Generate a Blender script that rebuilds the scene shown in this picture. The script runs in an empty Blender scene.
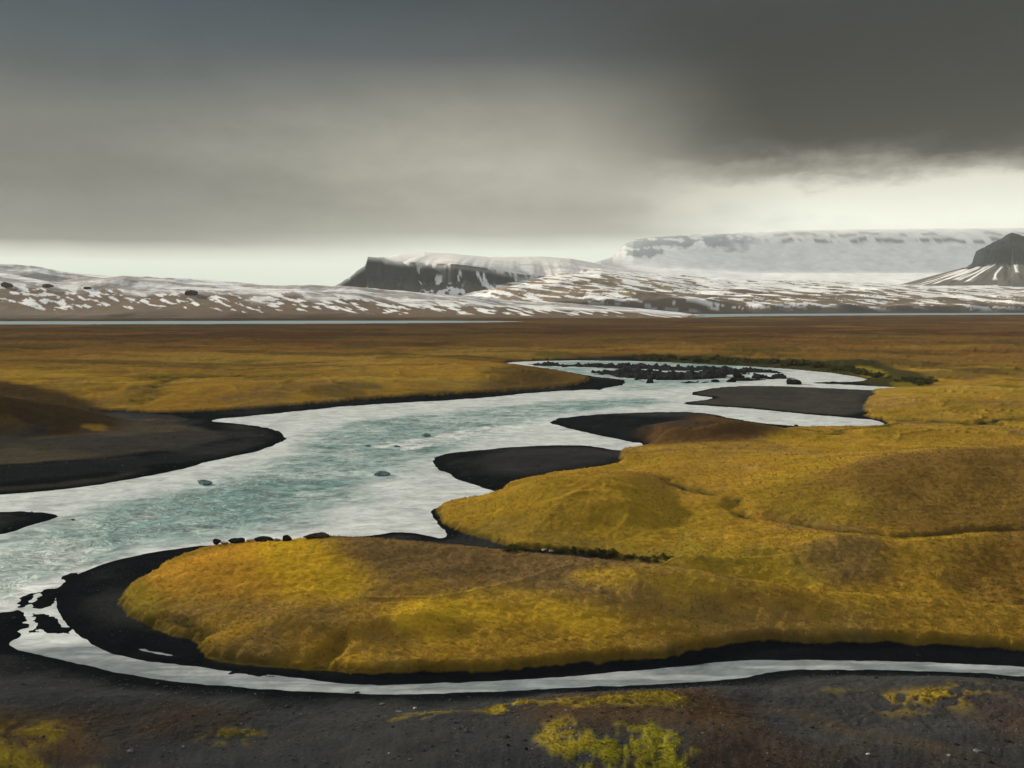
import bpy, math, random
import numpy as np
R = math.radians
scene = bpy.context.scene
COL = scene.collection
rng = np.random.default_rng(7)
random.seed(7)

# ------------------------------------------------------------------ camera
F = 886.8            # focal length in pixels at 1024 wide
CAMH = 40.0          # metres above the river
PITCH = math.atan(84.0 / F)
cam_d = bpy.data.cameras.new('camera'); cam = bpy.data.objects.new('camera', cam_d)
COL.objects.link(cam); scene.camera = cam
cam.location = (0, 0, CAMH); cam.rotation_euler = (math.pi / 2 - PITCH, 0, 0)
cam_d.sensor_width = 36.0; cam_d.lens = 36.0 * F / 1024.0
cam_d.clip_start = 0.5; cam_d.clip_end = 80000

# ------------------------------------------------------------------ sun
SUN_EL, SUN_AZ = 17.0, -60.0           # azimuth measured from the view direction (+Y) towards +X
sd = bpy.data.lights.new('sun', 'SUN'); sun = bpy.data.objects.new('sun', sd); COL.objects.link(sun)
sd.energy = 5.0; sd.angle = R(2); sd.color = (1.0, 0.91, 0.74)
sun.rotation_euler = (R(90 - SUN_EL), 0, R(180 - SUN_AZ))   # lamp shines along its -Z
sun.location = (0, 0, 200)

# ------------------------------------------------------------------ exposure
scene.view_settings.view_transform = 'Standard'; scene.view_settings.look = 'None'
scene.view_settings.gamma = 1.0; scene.view_settings.use_curve_mapping = False
scene.view_settings.exposure = 0.6

# ------------------------------------------------------------------ node helper
class NT:
    def __init__(s, tree): s.t = tree; s.n = tree.nodes; s.l = tree.links
    def new(s, typ, **kw):
        n = s.n.new(typ)
        for k, v in kw.items(): setattr(n, k, v)
        return n
    def set(s, sock, v):
        if hasattr(v, 'is_output') or isinstance(v, bpy.types.NodeSocket): s.l.new(v, sock)
        else: sock.default_value = v
    def math(s, op, a, b=0.0, c=0.0, clamp=False):
        n = s.n.new('ShaderNodeMath'); n.operation = op; n.use_clamp = clamp
        s.set(n.inputs[0], a); s.set(n.inputs[1], b); s.set(n.inputs[2], c); return n.outputs[0]
    def mix(s, f, a, b, bt='MIX'):
        n = s.n.new('ShaderNodeMix'); n.data_type = 'RGBA'; n.blend_type = bt
        s.set(n.inputs[0], f); s.set(n.inputs[6], a); s.set(n.inputs[7], b); return n.outputs[2]
    def noise(s, vec, scale, detail=4, rough=0.55, dist=0.0):
        n = s.n.new('ShaderNodeTexNoise'); s.l.new(vec, n.inputs['Vector'])
        n.inputs['Scale'].default_value = scale; n.inputs['Detail'].default_value = detail
        n.inputs['Roughness'].default_value = rough; n.inputs['Distortion'].default_value = dist
        return n.outputs['Fac']
    def mapping(s, vec, sc=(1, 1, 1), rot=(0, 0, 0)):
        n = s.n.new('ShaderNodeMapping'); s.l.new(vec, n.inputs[0])
        n.inputs['Scale'].default_value = sc; n.inputs['Rotation'].default_value = rot; return n.outputs[0]
    def ramp(s, f, stops, interp='LINEAR'):
        n = s.n.new('ShaderNodeValToRGB'); s.set(n.inputs[0], f); cr = n.color_ramp; cr.interpolation = interp
        while len(cr.elements) < len(stops): cr.elements.new(0.5)
        for e, (p, c) in zip(cr.elements, stops):
            e.position = p; e.color = (c[0], c[1], c[2], 1) if not isinstance(c, float) else (c, c, c, 1)
        return n.outputs[0]
    def maprange(s, v, a, b, c=0.0, d=1.0, smooth=True):
        n = s.n.new('ShaderNodeMapRange'); n.interpolation_type = 'SMOOTHSTEP' if smooth else 'LINEAR'
        s.set(n.inputs[0], v)
        for i, q in enumerate((a, b, c, d)): n.inputs[i + 1].default_value = q
        return n.outputs[0]
    def bump(s, h, strength, dist, normal=None):
        n = s.n.new('ShaderNodeBump'); s.l.new(h, n.inputs['Height'])
        n.inputs['Strength'].default_value = strength; n.inputs['Distance'].default_value = dist
        if normal is not None: s.l.new(normal, n.inputs['Normal'])
        return n.outputs[0]

def lin(r, g, b):
    f = lambda c: (c / 255 / 12.92) if c / 255 <= 0.04045 else ((c / 255 + 0.055) / 1.055) ** 2.4
    return (f(r), f(g), f(b))

# ------------------------------------------------------------------ world: heavy cloud over a pale gap at the horizon
world = bpy.data.worlds.new('World'); scene.world = world; world.use_nodes = True
W = NT(world.node_tree); W.n.clear()
tc = W.new('ShaderNodeTexCoord'); vec = tc.outputs['Generated']
sep = W.new('ShaderNodeSeparateXYZ'); W.l.new(vec, sep.inputs[0])
el = W.math('ARCSINE', sep.outputs[2]); az = W.math('ARCTAN2', sep.outputs[0], sep.outputs[1])
el = W.math('MULTIPLY', el, 180 / math.pi); az = W.math('MULTIPLY', az, 180 / math.pi)
nsv = W.mapping(vec, (1, 1, 3.2))
n_big = W.noise(nsv, 3.4, 5, 0.5, 0.3)
n_med = W.noise(nsv, 11.0, 6, 0.55, 0.2)
n_wisp = W.noise(W.mapping(vec, (1, 1, 1.6)), 26.0, 7, 0.6, 0.5)
wob = W.math('MULTIPLY', W.math('SUBTRACT', n_big, 0.5), 3.0)
wob2 = W.math('MULTIPLY', W.math('SUBTRACT', n_med, 0.5), 2.6)
wob3 = W.math('MULTIPLY', W.math('SUBTRACT', n_wisp, 0.5), 2.2)
def elfac(amt1, amt2, amt3):           # elevation with noise, 0..60 deg mapped to 0..1
    e = W.math('ADD', el, W.math('MULTIPLY', wob, amt1))
    e = W.math('ADD', e, W.math('MULTIPLY', wob2, amt2))
    e = W.math('ADD', e, W.math('MULTIPLY', wob3, amt3))
    return W.math('DIVIDE', e, 60.0, clamp=True)
GAP = lin(205, 220, 207)
ZEN = (.62, .66, .72)  # overhead sky, out of view, made brighter to light the ground
HZ1 = (.60, .74, .67); HZL = (.80, .88, .76); HZ2 = (.84, .89, .77); HZ3 = (.93, .95, .82)
def stops(lst): return [(e / 60.0, c) for e, c in lst]
rampL = W.ramp(elfac(0.12, 0.1, 0.05), stops([(0.0, HZ1), (2.3, HZL), (2.8, lin(205, 208, 198)), (3.5, lin(112, 113, 108)),
    (6.5, lin(112, 111, 104)), (10.5, lin(104, 105, 99)), (13, lin(72, 80, 82)), (18.5, lin(36, 58, 76)), (27, lin(70, 74, 76)), (44, ZEN)]))
rampC = W.ramp(elfac(0.3, 0.25, 0.1), stops([(0.0, HZ2), (3.0, HZ2), (4.2, lin(168, 168, 156)), (5.6, lin(154, 152, 140)),
    (8.5, lin(162, 159, 146)), (12, lin(130, 128, 118)), (15, lin(66, 73, 77)), (18.5, lin(40, 50, 57)), (27, lin(70, 74, 76)), (44, ZEN)]))
rampR = W.ramp(elfac(0.7, 1.3, .8), stops([(0.0, HZ2), (5.0, HZ3), (6.6, lin(228, 226, 210)), (7.6, lin(150, 147, 134)), (8.8, lin(60, 57, 51)),
    (9.8, lin(10, 9, 8)), (12, lin(8, 8, 8)), (16, lin(20, 24, 28)), (18.5, lin(34, 40, 46)), (27, lin(60, 62, 64)), (44, ZEN)]))
azw = W.math('ADD', az, W.math('MULTIPLY', W.math('ADD', wob, wob2), 1.6))
f1 = W.maprange(azw, -26, 0)
f2 = W.maprange(W.math('ADD', azw, W.math('MULTIPLY', W.math('SUBTRACT', el, 8), .5)), 3, 18)
sky = W.mix(f2, W.mix(f1, rampL, rampC), rampR)
# slight break-up inside the cloud
tone = W.maprange(n_med, 0.25, 0.75, 0.90, 1.10, smooth=False)
tone2 = W.maprange(n_big, 0.25, 0.75, 0.88, 1.12, smooth=False)
tt = W.math('MULTIPLY', W.math('MULTIPLY', tone, tone2), W.maprange(n_wisp, .25, .75, .93, 1.07, smooth=False))
cmb = W.new('ShaderNodeCombineColor'); [W.l.new(tt, cmb.inputs[i]) for i in range(3)]
sky = W.mix(W.maprange(el, 2.5, 6), sky, W.mix(1.0, sky, cmb.outputs[0], 'MULTIPLY'))
nish = W.new('ShaderNodeTexSky'); nish.sky_type = 'NISHITA'; nish.sun_disc = False
nish.sun_elevation = R(SUN_EL); nish.sun_rotation = R(SUN_AZ)
nish.altitude = 300
bg1 = W.new('ShaderNodeBackground'); W.l.new(nish.outputs[0], bg1.inputs[0]); bg1.inputs[1].default_value = 0.05
bg2 = W.new('ShaderNodeBackground'); W.l.new(sky, bg2.inputs[0]); bg2.inputs[1].default_value = 0.70
mx = W.new('ShaderNodeMixShader'); W.l.new(W.maprange(el, 0, 6, 0.9, 0.98), mx.inputs[0])
W.l.new(bg1.outputs[0], mx.inputs[1]); W.l.new(bg2.outputs[0], mx.inputs[2])
wo = W.new('ShaderNodeOutputWorld'); W.l.new(mx.outputs[0], wo.inputs[0])

# ------------------------------------------------------------------ maths helpers
CP, SP = math.cos(PITCH), math.sin(PITCH)
def ground(px, py, z=0.0):
    """survey: where the sight line through a picture point meets level z"""
    a = (np.asarray(px, float) - 512) / F; b = (384 - np.asarray(py, float)) / F
    dy = CP + b * SP; dz = -SP + b * CP
    t = (z - CAMH) / dz
    return a * t, dy * t
def poly(pts, z=0.0):
    p = np.array(pts, float); x, y = ground(p[:, 0], p[:, 1], z); return np.stack([x, y], 1)
def h_at(py, D):                       # height of something seen at row py standing at depth D
    b = (384 - np.asarray(py, float)) / F
    return CAMH + D * (-SP + b * CP) / (CP + b * SP)
def hash2(ix, iy, seed):
    h = (ix.astype(np.int64) * 374761393 + iy.astype(np.int64) * 668265263 + seed * 974634777) & 0xFFFFFFFF
    h = ((h ^ (h >> 13)) * 1274126177) & 0xFFFFFFFF
    h = h ^ (h >> 16)
    return (h & 0xFFFFFF) / float(0xFFFFFF)
def vnoise(x, y, seed):
    ix = np.floor(x); iy = np.floor(y); fx = x - ix; fy = y - iy
    ux = fx * fx * fx * (fx * (fx * 6 - 15) + 10); uy = fy * fy * fy * (fy * (fy * 6 - 15) + 10)
    a = hash2(ix, iy, seed); b = hash2(ix + 1, iy, seed); c = hash2(ix, iy + 1, seed); d = hash2(ix + 1, iy + 1, seed)
    return (a * (1 - ux) + b * ux) * (1 - uy) + (c * (1 - ux) + d * ux) * uy
def fbm(x, y, scale, octv=4, seed=0, gain=0.5):
    s = np.zeros_like(x); amp = 1.0; tot = 0.0; f = 1.0 / scale
    ca, sa = math.cos(0.6), math.sin(0.6)
    for o in range(octv):
        s += amp * vnoise(x * f + 13.7 * o, y * f - 7.1 * o, seed + o); tot += amp; amp *= gain; f *= 2.03
        x, y = x * ca - y * sa, x * sa + y * ca
    return s / tot * 2 - 1                 # about -0.6..0.6
def sstep(a, b, v):
    t = np.clip((v - a) / (b - a), 0, 1); return t * t * (3 - 2 * t)
def sdf(P, X, Y):
    """signed distance, positive inside"""
    shp = X.shape; x = X.ravel(); y = Y.ravel()
    d2 = np.full(x.shape, 1e18); ins = np.zeros(x.shape, bool)
    n = len(P)
    for i in range(n):
        ax, ay = P[i]; bx, by = P[(i + 1) % n]
        ex, ey = bx - ax, by - ay
        L = ex * ex + ey * ey + 1e-12
        wx = x - ax; wy = y - ay
        t = np.clip((wx * ex + wy * ey) / L, 0, 1)
        dx = wx - ex * t; dy = wy - ey * t
        np.minimum(d2, dx * dx + dy * dy, out=d2)
        if ay != by:
            c = ((ay > y) != (by > y)) & (x < ex * (y - ay) / (by - ay) + ax)
            ins ^= c
    d = np.sqrt(d2); return np.where(ins, d, -d).reshape(shp)
def ldist(P, X, Y):
    d2 = np.full(X.shape, 1e18)
    for i in range(len(P) - 1):
        ax, ay = P[i]; bx, by = P[i + 1]; ex, ey = bx - ax, by - ay; L = ex * ex + ey * ey + 1e-12
        t = np.clip(((X - ax) * ex + (Y - ay) * ey) / L, 0, 1)
        np.minimum(d2, (X - ax - ex * t) ** 2 + (Y - ay - ey * t) ** 2, out=d2)
    return np.sqrt(d2)
def smooth_poly(P, it=2):                # Chaikin
    P = np.asarray(P, float)
    for _ in range(it):
        Q = np.roll(P, -1, 0); P = np.stack([P * .75 + Q * .25, P * .25 + Q * .75], 1).reshape(-1, 2)
    return P

# ------------------------------------------------------------------ object helpers
def props(o, label=None, cat=None, group=None, kind=None):
    if label: o['label'] = label
    if cat: o['category'] = cat
    if group: o['group'] = group
    if kind: o['kind'] = kind
    return o
def link(name, me, mat, parent=None):
    o = bpy.data.objects.new(name, me); COL.objects.link(o)
    if mat: me.materials.append(mat)
    if parent: o.parent = parent
    return o
def mesh_np(name, V, Fc, smooth=True, color=None, attrs=None):
    me = bpy.data.meshes.new(name); V = np.ascontiguousarray(V, dtype=np.float32); Fc = np.asarray(Fc, dtype=np.int32)
    k = Fc.shape[1]
    me.vertices.add(len(V)); me.vertices.foreach_set('co', V.ravel())
    me.loops.add(Fc.size); me.loops.foreach_set('vertex_index', Fc.ravel())
    me.polygons.add(len(Fc)); me.polygons.foreach_set('loop_start', np.arange(0, Fc.size, k, dtype=np.int32))
    me.update(calc_edges=True)
    me.polygons.foreach_set('use_smooth', np.full(len(Fc), smooth))
    if color is not None:
        a = me.color_attributes.new('tint', 'FLOAT_COLOR', 'POINT')
        c = np.ones((len(V), 4), np.float32); c[:, :3] = color; a.data.foreach_set('color', c.ravel())
    for nm, arr in (attrs or {}).items():
        a = me.attributes.new(nm, 'FLOAT', 'POINT'); a.data.foreach_set('value', np.ascontiguousarray(arr, np.float32).ravel())
    return me
def grid_faces(nr, nc, mask=None):
    i = np.arange(nr * nc).reshape(nr, nc)
    f = np.stack([i[:-1, :-1], i[:-1, 1:], i[1:, 1:], i[1:, :-1]], -1).reshape(-1, 4)
    if mask is not None: f = f[mask.reshape(-1)]
    return f
def compact(V, Fc, *arrs):
    used = np.zeros(len(V), bool); used[Fc.ravel()] = True
    m = np.cumsum(used) - 1
    return V[used], m[Fc], [a[used] for a in arrs]

# ------------------------------------------------------------------ the ground grid (finer near, coarser far)
rows = []; D = 34.0
while D < 5200:
    rows.append(D)
    if D < 74: D += D * 0.012
    else: D += min(D * D / (CAMH * F) * 0.62, D * 0.012)
rows = np.array(rows)
cols = np.concatenate([np.linspace(-1.25, -0.62, 150)[:-1], np.arange(-0.62, 0.62, 1.15 / F), np.linspace(0.62, 1.25, 150)])
if len(cols) % 2 == 0: cols = cols[:-1]
if len(rows) % 2 == 0: rows = rows[:-1]
NR, NC = len(rows), len(cols)
U, DD = np.meshgrid(cols, rows); GX = U * DD; GY = DD.copy()
hx, hy = GX[::2, ::2], GY[::2, ::2]
def up(a):                               # half grid -> full grid
    o = np.empty((NR, NC)); o[::2, ::2] = a
    o[1::2, ::2] = (a[:-1] + a[1:]) / 2
    o[:, 1::2] = (o[:, :-1:2] + o[:, 2::2]) / 2
    return o
def zone(P, z=0.0, margin=60, sm=1, raw=False):
    """signed distance of a surveyed outline on the whole grid"""
    P = poly(P, z) if not raw else P
    if sm: P = smooth_poly(P, sm)
    out = np.full(hx.shape, -1e4)
    x0, y0 = P.min(0) - margin; x1, y1 = P.max(0) + margin
    r = (hy[:, 0] > y0) & (hy[:, 0] < y1)
    if r.any():
        rr = np.where(r)[0]; a, b = rr[0], rr[-1] + 1
        sx, sy = hx[a:b], hy[a:b]; m = (sx > x0) & (sx < x1)
        o = out[a:b]; o[m] = sdf(P, sx[m], sy[m])
    return up(out)

# water outlines, surveyed on the river's level
WM = [(-400,520),(0,495),(60,490),(110,483),(160,474),(200,464),(240,455),(262,450),(280,443),(288,437),(280,431),(262,427),(235,423),(203,420.5),
 (250,416),(300,411),(360,405),(420,402),(470,399),(520,394),(560,391),(590,389.5),(602,390.5),(605,387.5),(615,386.5),(626,384),(624,380),(610,378),(595,377),(580,374),(565,371),(540,368),(505,364.5),
 (505,362),(540,361),(575,360.5),(625,361),(660,362),(700,364),(760,367),(810,370.5),(850,375.5),(869,379),(862,381.4),(846,382.2),(812,382.0),(812,383.6),(850,384.8),(880,386.4),(905,388),
 (875,390.5),(840,389),(800,386.8),(760,385.8),(725,386.6),(700,390),(688,394.5),(716,398),(702,400.5),(672,403.6),(720,406.5),(760,409.5),(800,413.5),(850,418),(880,420.5),
 (884,426.5),(850,427.5),(800,426.5),(750,422),(715,414.5),(690,411.5),(660,412),(620,413),(580,416),(556,418),(549,422),(560,427),(580,431),(610,438),(630,442),(644,443),(640,448),(618,451),
 (600,447),(585,445),(550,445),(500,448),(465,451),(440,455),(432,459),(436,468),(455,478),(480,487),(503,494),(480,499),(455,502),(438,507),(430,512),(434,519),(442,527),(447,536),
 (440,538.5),(425,534),(400,531),(380,534),(345,539),(320,541),(280,541),(235,543),(200,546),(150,553),(110,562),(85,571),(66,580),(57,590),(55,600),(57,612),(65,624),(78,634),(95,646),
 (115,654),(150,661),(200,667.5),(250,673),(310,680),(350,685),(420,684),(500,681),(600,674),(680,667),(710,663),(760,660),(850,660),(940,663),(1024,667),(1500,690),
 (1500,705),(1024,676),(950,672),(880,669),(820,669),(780,671),(750,677),(700,682),(640,684),(560,688),(480,692),(400,695),(350,694),(300,691),(250,688),(180,683),(120,674),(60,660),(20,650),(8,643),(25,636),(10,627),(0,618),(-400,640)]
WX = [[(128,646.3),(150,650.2),(178,656),(165,656),(145,652)],
      [(-500,319.8),(0,321.6),(200,321),(400,320.6),(560,321.4),(420,323.4),(200,324.2),(0,324.6),(-500,326)],
      [(540,315.2),(700,314.0),(1024,312.9),(1500,312),(1500,313.4),(1024,314.6),(760,316),(680,318),(560,319)]]
ISL = [[(14,606),(18,600),(27,594),(36,591),(33,599),(27,606),(18,609)],
       [(31,607),(38,598),(46,591),(62,588),(66,594),(58,600),(48,607),(38,611)],
       [(28,612),(40,613),(52,617),(62,626),(72,633),(56,633),(44,629),(34,621)],
       [(-40,622),(-5,617),(8,611),(20,609),(26,615),(31,626),(22,631),(2,634),(-40,640)],
       [(27,631),(36,629.5),(39,633),(30,635.5)],
       [(62,578),(76,573),(83,577),(70,583)],
       [(-400,516),(0,512),(30,511.5),(66,515.5),(45,521),(20,528),(0,536),(-400,562)],
       [(232,670.5),(262,673),(280,677),(255,676)],
       [(600,371),(640,374),(690,372),(735,376),(700,380),(650,380),(612,376)],
       [(520,364.2),(600,365),(690,367),(760,371),(700,370.5),(600,368)]]
sw = zone(WM, sm=2, margin=500)
for p in WX: sw = np.maximum(sw, zone(p, sm=2, margin=300))
for p in ISL: sw = np.minimum(sw, -zone(p, sm=1, margin=30) - .15 + (fbm(GX, GY, 1.7, 3, 17) * .9 + fbm(GX * .4, GY, .9, 2, 18) * .4) * (GY < 130))
jcalm = 1 - .55 * np.exp(-(((GX + 64) / 16) ** 4 + ((GY - 117) / 16) ** 4))
jag = jcalm * (fbm(GX, GY, 2.4, 3, 13) * .4 + fbm(GX, GY, 7.0, 4, 11) * 0.7) * np.clip(GY / 180, 0.5, 3.0) + fbm(GX, GY, 1.5, 2, 15) * 0.12
d = -sw - jag                             # distance inland (+) / into the water (-)
# braided rapids: gravel bars and boulders breaking the surface
rap = sstep(0, 14, zone([(505,363),(625,362.5),(770,369),(830,375),(800,380.5),(690,384),(630,387),(605,377),(560,370)], sm=1))
barn = fbm(GX * 0.55, GY, 13.0, 4, 31) + 0.25 * fbm(GX, GY, 4, 2, 37)
d = np.maximum(d, np.where(rap > 0.02, (barn - 0.12 - (1 - rap) * 0.4) * 16, -1e4))

# turf outlines
M1 = zone([(117,600),(117,592),(128,583),(150,573),(165,562),(190,551),(215,545),(240,541),(280,538.5),(330,542),(400,547),(450,553),(520,560),(580,566),(660,574),(900,590),(1500,600),
 (1500,680),(1024,662),(960,658),(900,654),(850,651),(790,648.5),(735,645.5),(715,648),(705,656),(680,662),(560,671),(480,676),(400,679),(354,678),(318,674),(278,666),(227,658),(209,651),(198,645),(196,637),(166,630),(143,621),(125,612)], z=1.0)
M2 = zone([(431,514),(440,506.5),(455,502.5),(480,499.5),(503,494.5),(500,489),(510,486),(530,482),(560,477),(612,471),(622,464),(617,453),(640,449),(665,443),(700,444),(760,438),(800,430),(850,430),(886,428),(886,421),(868,419),(862,411),(866,402),(875,396),(870,391),(905,389.5),
 (940,385),(905,383),(885,378),(868,372),(820,367),(760,363.5),(690,360),(625,357.5),(560,357.5),(500,359),(400,345),(1500,330),(1500,620),(1100,615),(900,605),(760,600),(690,588),(640,572),(600,562),(540,556),(515,554),(500,549),(470,537),(445,527),(434,518)], margin=800)
M3 = zone([(-500,312),(1500,312),(1500,352),(700,356),(600,357.5),(540,359),(500,361),(520,365),(560,370),(585,376),(592,381),(580,385),(545,388),(500,391),(450,394.5),(400,397),(340,401),(280,406),(200,411.5),(150,413),(112,410),(60,412),(-500,420)], margin=3000, z=1.0)
turf = np.maximum(np.maximum(M1, M2), M3)
tj = fbm(GX, GY, 4.0, 4, 21) * 0.9 * np.clip(GY / 180, 0.5, 4.0) + fbm(GX, GY, .9, 2, 25) * .35
turf = np.minimum(turf + tj, d - 0.8 - (GY < 112) * (1.0 + 1.5 * sstep(14, 26, GX)) + fbm(GX, GY, 2.5, 3, 27) * .8)

def bump(px, py, h, sx, sy, rot=0.0, p=1.0, z=0.0):
    x0, y0 = ground(px, py, z); c, s = math.cos(rot), math.sin(rot)
    dx, dy = GX - x0, GY - y0; a = (dx * c + dy * s) / sx; b = (-dx * s + dy * c) / sy
    return h * np.exp(-(a * a + b * b) ** p)
far = sstep(700, 1500, GY)
dl = np.maximum(d, 0)
H = 0.35 * (1 - np.exp(-dl / 3.0)) + 0.55 * (1 - np.exp(-dl / 16.0)) * (1 - far)
H += np.minimum(d, 0) * 0.25                                 # river bed
H = np.maximum(H, -1.5)
lip = sstep(-0.1, 1.3, turf) * (1.0 - 0.75 * far)
H += 0.9 * lip * (d > 0)
t2 = sstep(0, 30, np.minimum(turf, d))
H += (fbm(GX, GY, 38, 4, 3) * 1.0 + fbm(GX * 0.7 + GY * 0.4, GY, 14, 3, 5) * 0.35) * t2 * (1 - 0.7 * far)
inl = sstep(0, 22, d)
# spit: brown gravel back, gold snout
s1 = sstep(0, 14, M1)
H += s1 * (bump(480, 575, 1.9, 52, 12, 0.10) + bump(300, 575, .7, 24, 12, 0.1) + bump(205, 590, .6, 16, 14) + bump(600, 600, 2.4, 40, 14, -0.2) + bump(830, 625, 1.6, 40, 8, -0.05))
H += s1 * (bump(300, 640, 1.1, 10, 5) + bump(165, 592, 0.6, 6, 6))
# right moss country
s2 = sstep(0, 18, M2)
H += s2 * (bump(560, 520, 3.2, 26, 22, -0.5) + bump(600, 500, 1.8, 30, 18, -0.2) + bump(960, 408, 1.8, 60, 18) + bump(950, 440, 1.0, 50, 8))
H += sstep(8, 60, np.minimum(M3, d)) * (fbm(GX * .6, GY, 85, 4, 121) + .35) * 3.2 * (1 - sstep(1000, 1400, GY))
# dark hillock by the upper bar
H += sstep(0, 8, d) * (bump(700, 440, 5.0, 22, 11, 0.0, 1.2) + bump(620, 432, 1.6, 26, 7) + bump(540, 462, 1.0, 25, 6))
# left gravel hill and peninsula
H += inl * (bump(-130, 432, 7.5, 50, 12, 0.0, 1.3) + bump(-10, 430, 5.6, 28, 10, 0, 1.1) + bump(62, 426, 3.2, 20, 7, -.1, 1.1) + bump(120, 445, 0.8, 40, 14))
H += sstep(0, 5, d) * bump(120, 470, 0.7, 60, 5, 0.12)
# terrace on the far-left bank and above the rapids
H += sstep(4, 26, np.minimum(M3, d)) * 1.6 * (1 - far)
H += inl * (bump(470, 383, 2.2, 60, 24) + bump(250, 395, 2.0, 90, 26) + bump(120, 400, 1.5, 40, 14) + bump(860, 368, 3.2, 45, 14) + bump(740, 358, 2.2, 80, 14) + bump(990, 377, 2.5, 40, 14))
# foreground mounds
FGR = zone([(-900,652),(20,656),(120,679),(250,681),(350,689),(480,687),(640,679),(760,667),(880,664),(1024,671),(1600,700),(1600,1500),(-900,1500)], sm=0, margin=3)
infg = FGR > 0
fg = sstep(0, 10, np.where(infg, d, 0))
H += fg * (bump(620, 712, 1.6, 13, 8) + bump(930, 705, 1.9, 15, 7, -0.1) + bump(1080, 730, 2.0, 16, 9) + bump(20, 735, 1.8, 16, 8, 0.3) + bump(640, 800, 2.2, 22, 8) + bump(330, 760, 0.9, 22, 8))
H += fg * sstep(0, 30, 88 - GY) * 1.2
H += fg * (fbm(GX, GY, 9, 4, 44) * 0.5 + fbm(GX, GY, 26, 3, 46) * 2.2)
def ridge(P, h, w, z, front=1.0, pw=1.6):
    Q = poly(P, z); x0, y0 = Q.min(0) - w * 4; x1, y1 = Q.max(0) + w * 4
    m = (GX > x0) & (GX < x1) & (GY > y0) & (GY < y1); o = np.zeros_like(GX)
    if m.any():
        wx = GX[m] + fbm(GX[m], GY[m], 18, 3, 81) * w * .5; wy = GY[m] + fbm(GX[m], GY[m], 18, 3, 82) * w * .5
        dd_ = ldist(Q, wx, wy); yl = np.interp(wx, Q[:, 0], Q[:, 1]); k = np.where(wy < yl, front, 1.0)
        o[m] = h * np.exp(-(dd_ * k / w) ** pw)
    return o
H += s2 * (ridge([(450,520),(520,508),(600,500),(680,482)], 1.8, 9, 3, .8) + ridge([(520,545),(560,528),(640,520)], 1.5, 6, 2.5, .8))
H += s1 * (ridge([(330,548),(450,556),(560,567),(640,580),(760,602)], 1.0, 5, 3, .9) + ridge([(205,645),(240,636),(290,632),(340,640),(420,632)], 1.3, 3.2, 1.5, 1.3)
   + ridge([(140,612),(175,616),(215,624)], .8, 2.4, 1.5, 1.3) + ridge([(215,664),(270,668),(340,672),(450,671),(600,664)], .5, 1.5, 1, 1.3)
   + ridge([(700,625),(800,632),(900,640),(1024,645)], .7, 4, 2))
wxx = GX + fbm(GX, GY, 30, 3, 91) * 16; wyy = GY + fbm(GX, GY, 30, 3, 92) * 16
fold = 1 - np.abs(fbm(wxx * .45 + wyy * .2, wyy, 13, 3, 93)) * 2.4
fold = np.clip(fold, 0, 1) ** 3
H += t2 * (1 - far) * (fold * .65 + (1 - np.clip(np.abs(fbm(wxx * .5, wyy, 5, 2, 95)) * 2.4, 0, 1)) ** 2 * .16)
# the two rounded knolls on the right: far crest, runnel, near crest, foot (rows and heights surveyed per column)
KN = {640: [(645,1.4),(625,2.2),(572,.7),(552,3.0),(522,2.6),(480,3.4)],
      700: [(645,1.4),(628,2.3),(585,.7),(552,3.4),(515,2.7),(488,3.6)],
      740: [(645,1.4),(630,2.3),(593,.7),(551,3.8),(511,2.8),(489,4.2)],
      800: [(645,1.4),(632,2.3),(600,.7),(548,4.3),(524,2.9),(473,5.8)],
      850: [(645,1.4),(633,2.3),(605,.7),(537,5.4),(533,3.2),(462,7.2)],
      900: [(645,1.4),(634,2.3),(609,.7),(545,4.7),(537,3.0),(455,7.9)],
      960: [(646,1.4),(635,2.2),(612,.7),(539,5.4),(535,3.1),(452,8.3)],
      1024:[(647,1.4),(636,2.2),(614,.7),(536,5.8),(531,3.1),(450,8.4)],
      1300:[(652,1.4),(640,1.8),(616,.7),(538,5.8),(531,3.0),(450,8.0)]}
ks = sorted(KN); kd = []; kh = []; ku = []
for p_ in ks:
    D_ = []; 
    for (rw, hh) in KN[p_]: D_.append(ground(p_, rw, hh)[1])
    ku.append(ground(p_, 540, 4)[0] / ground(p_, 540, 4)[1]); kd.append(D_ + [max(D_[-1] + 30, 228)]); kh.append([q[1] for q in KN[p_]] + [2.4])
ku = np.array(ku); kd = np.array(kd); kh = np.array(kh)
uw = U + fbm(GX, GY, 26, 3, 401) * .03; KD = [np.interp(uw, ku, kd[:, i]) for i in range(7)]; KHh = [np.interp(uw, ku, kh[:, i]) for i in range(7)]
yk = GY + fbm(GX, GY, 20, 3, 402) * 4.0
PR = KHh[0].copy()
for i in range(6):
    q = np.clip((yk - KD[i]) / np.maximum(KD[i + 1] - KD[i], 3), 0, 1)
    q = (q * q * (3 - 2 * q)) * .6 + q * .4
    PR = np.where(yk > KD[i], KHh[i] + (KHh[i + 1] - KHh[i]) * q, PR)
wk = sstep(.12, .21, U) * sstep(102, 109, GY) * (1 - sstep(0, 24, yk - KD[6])) * sstep(2, 12, np.minimum(M2 + 6 * (GY < 125) * 2, d)) 
H = H * (1 - wk) + (PR + fbm(GX, GY, 12, 3, 403) * .5) * wk
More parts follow.
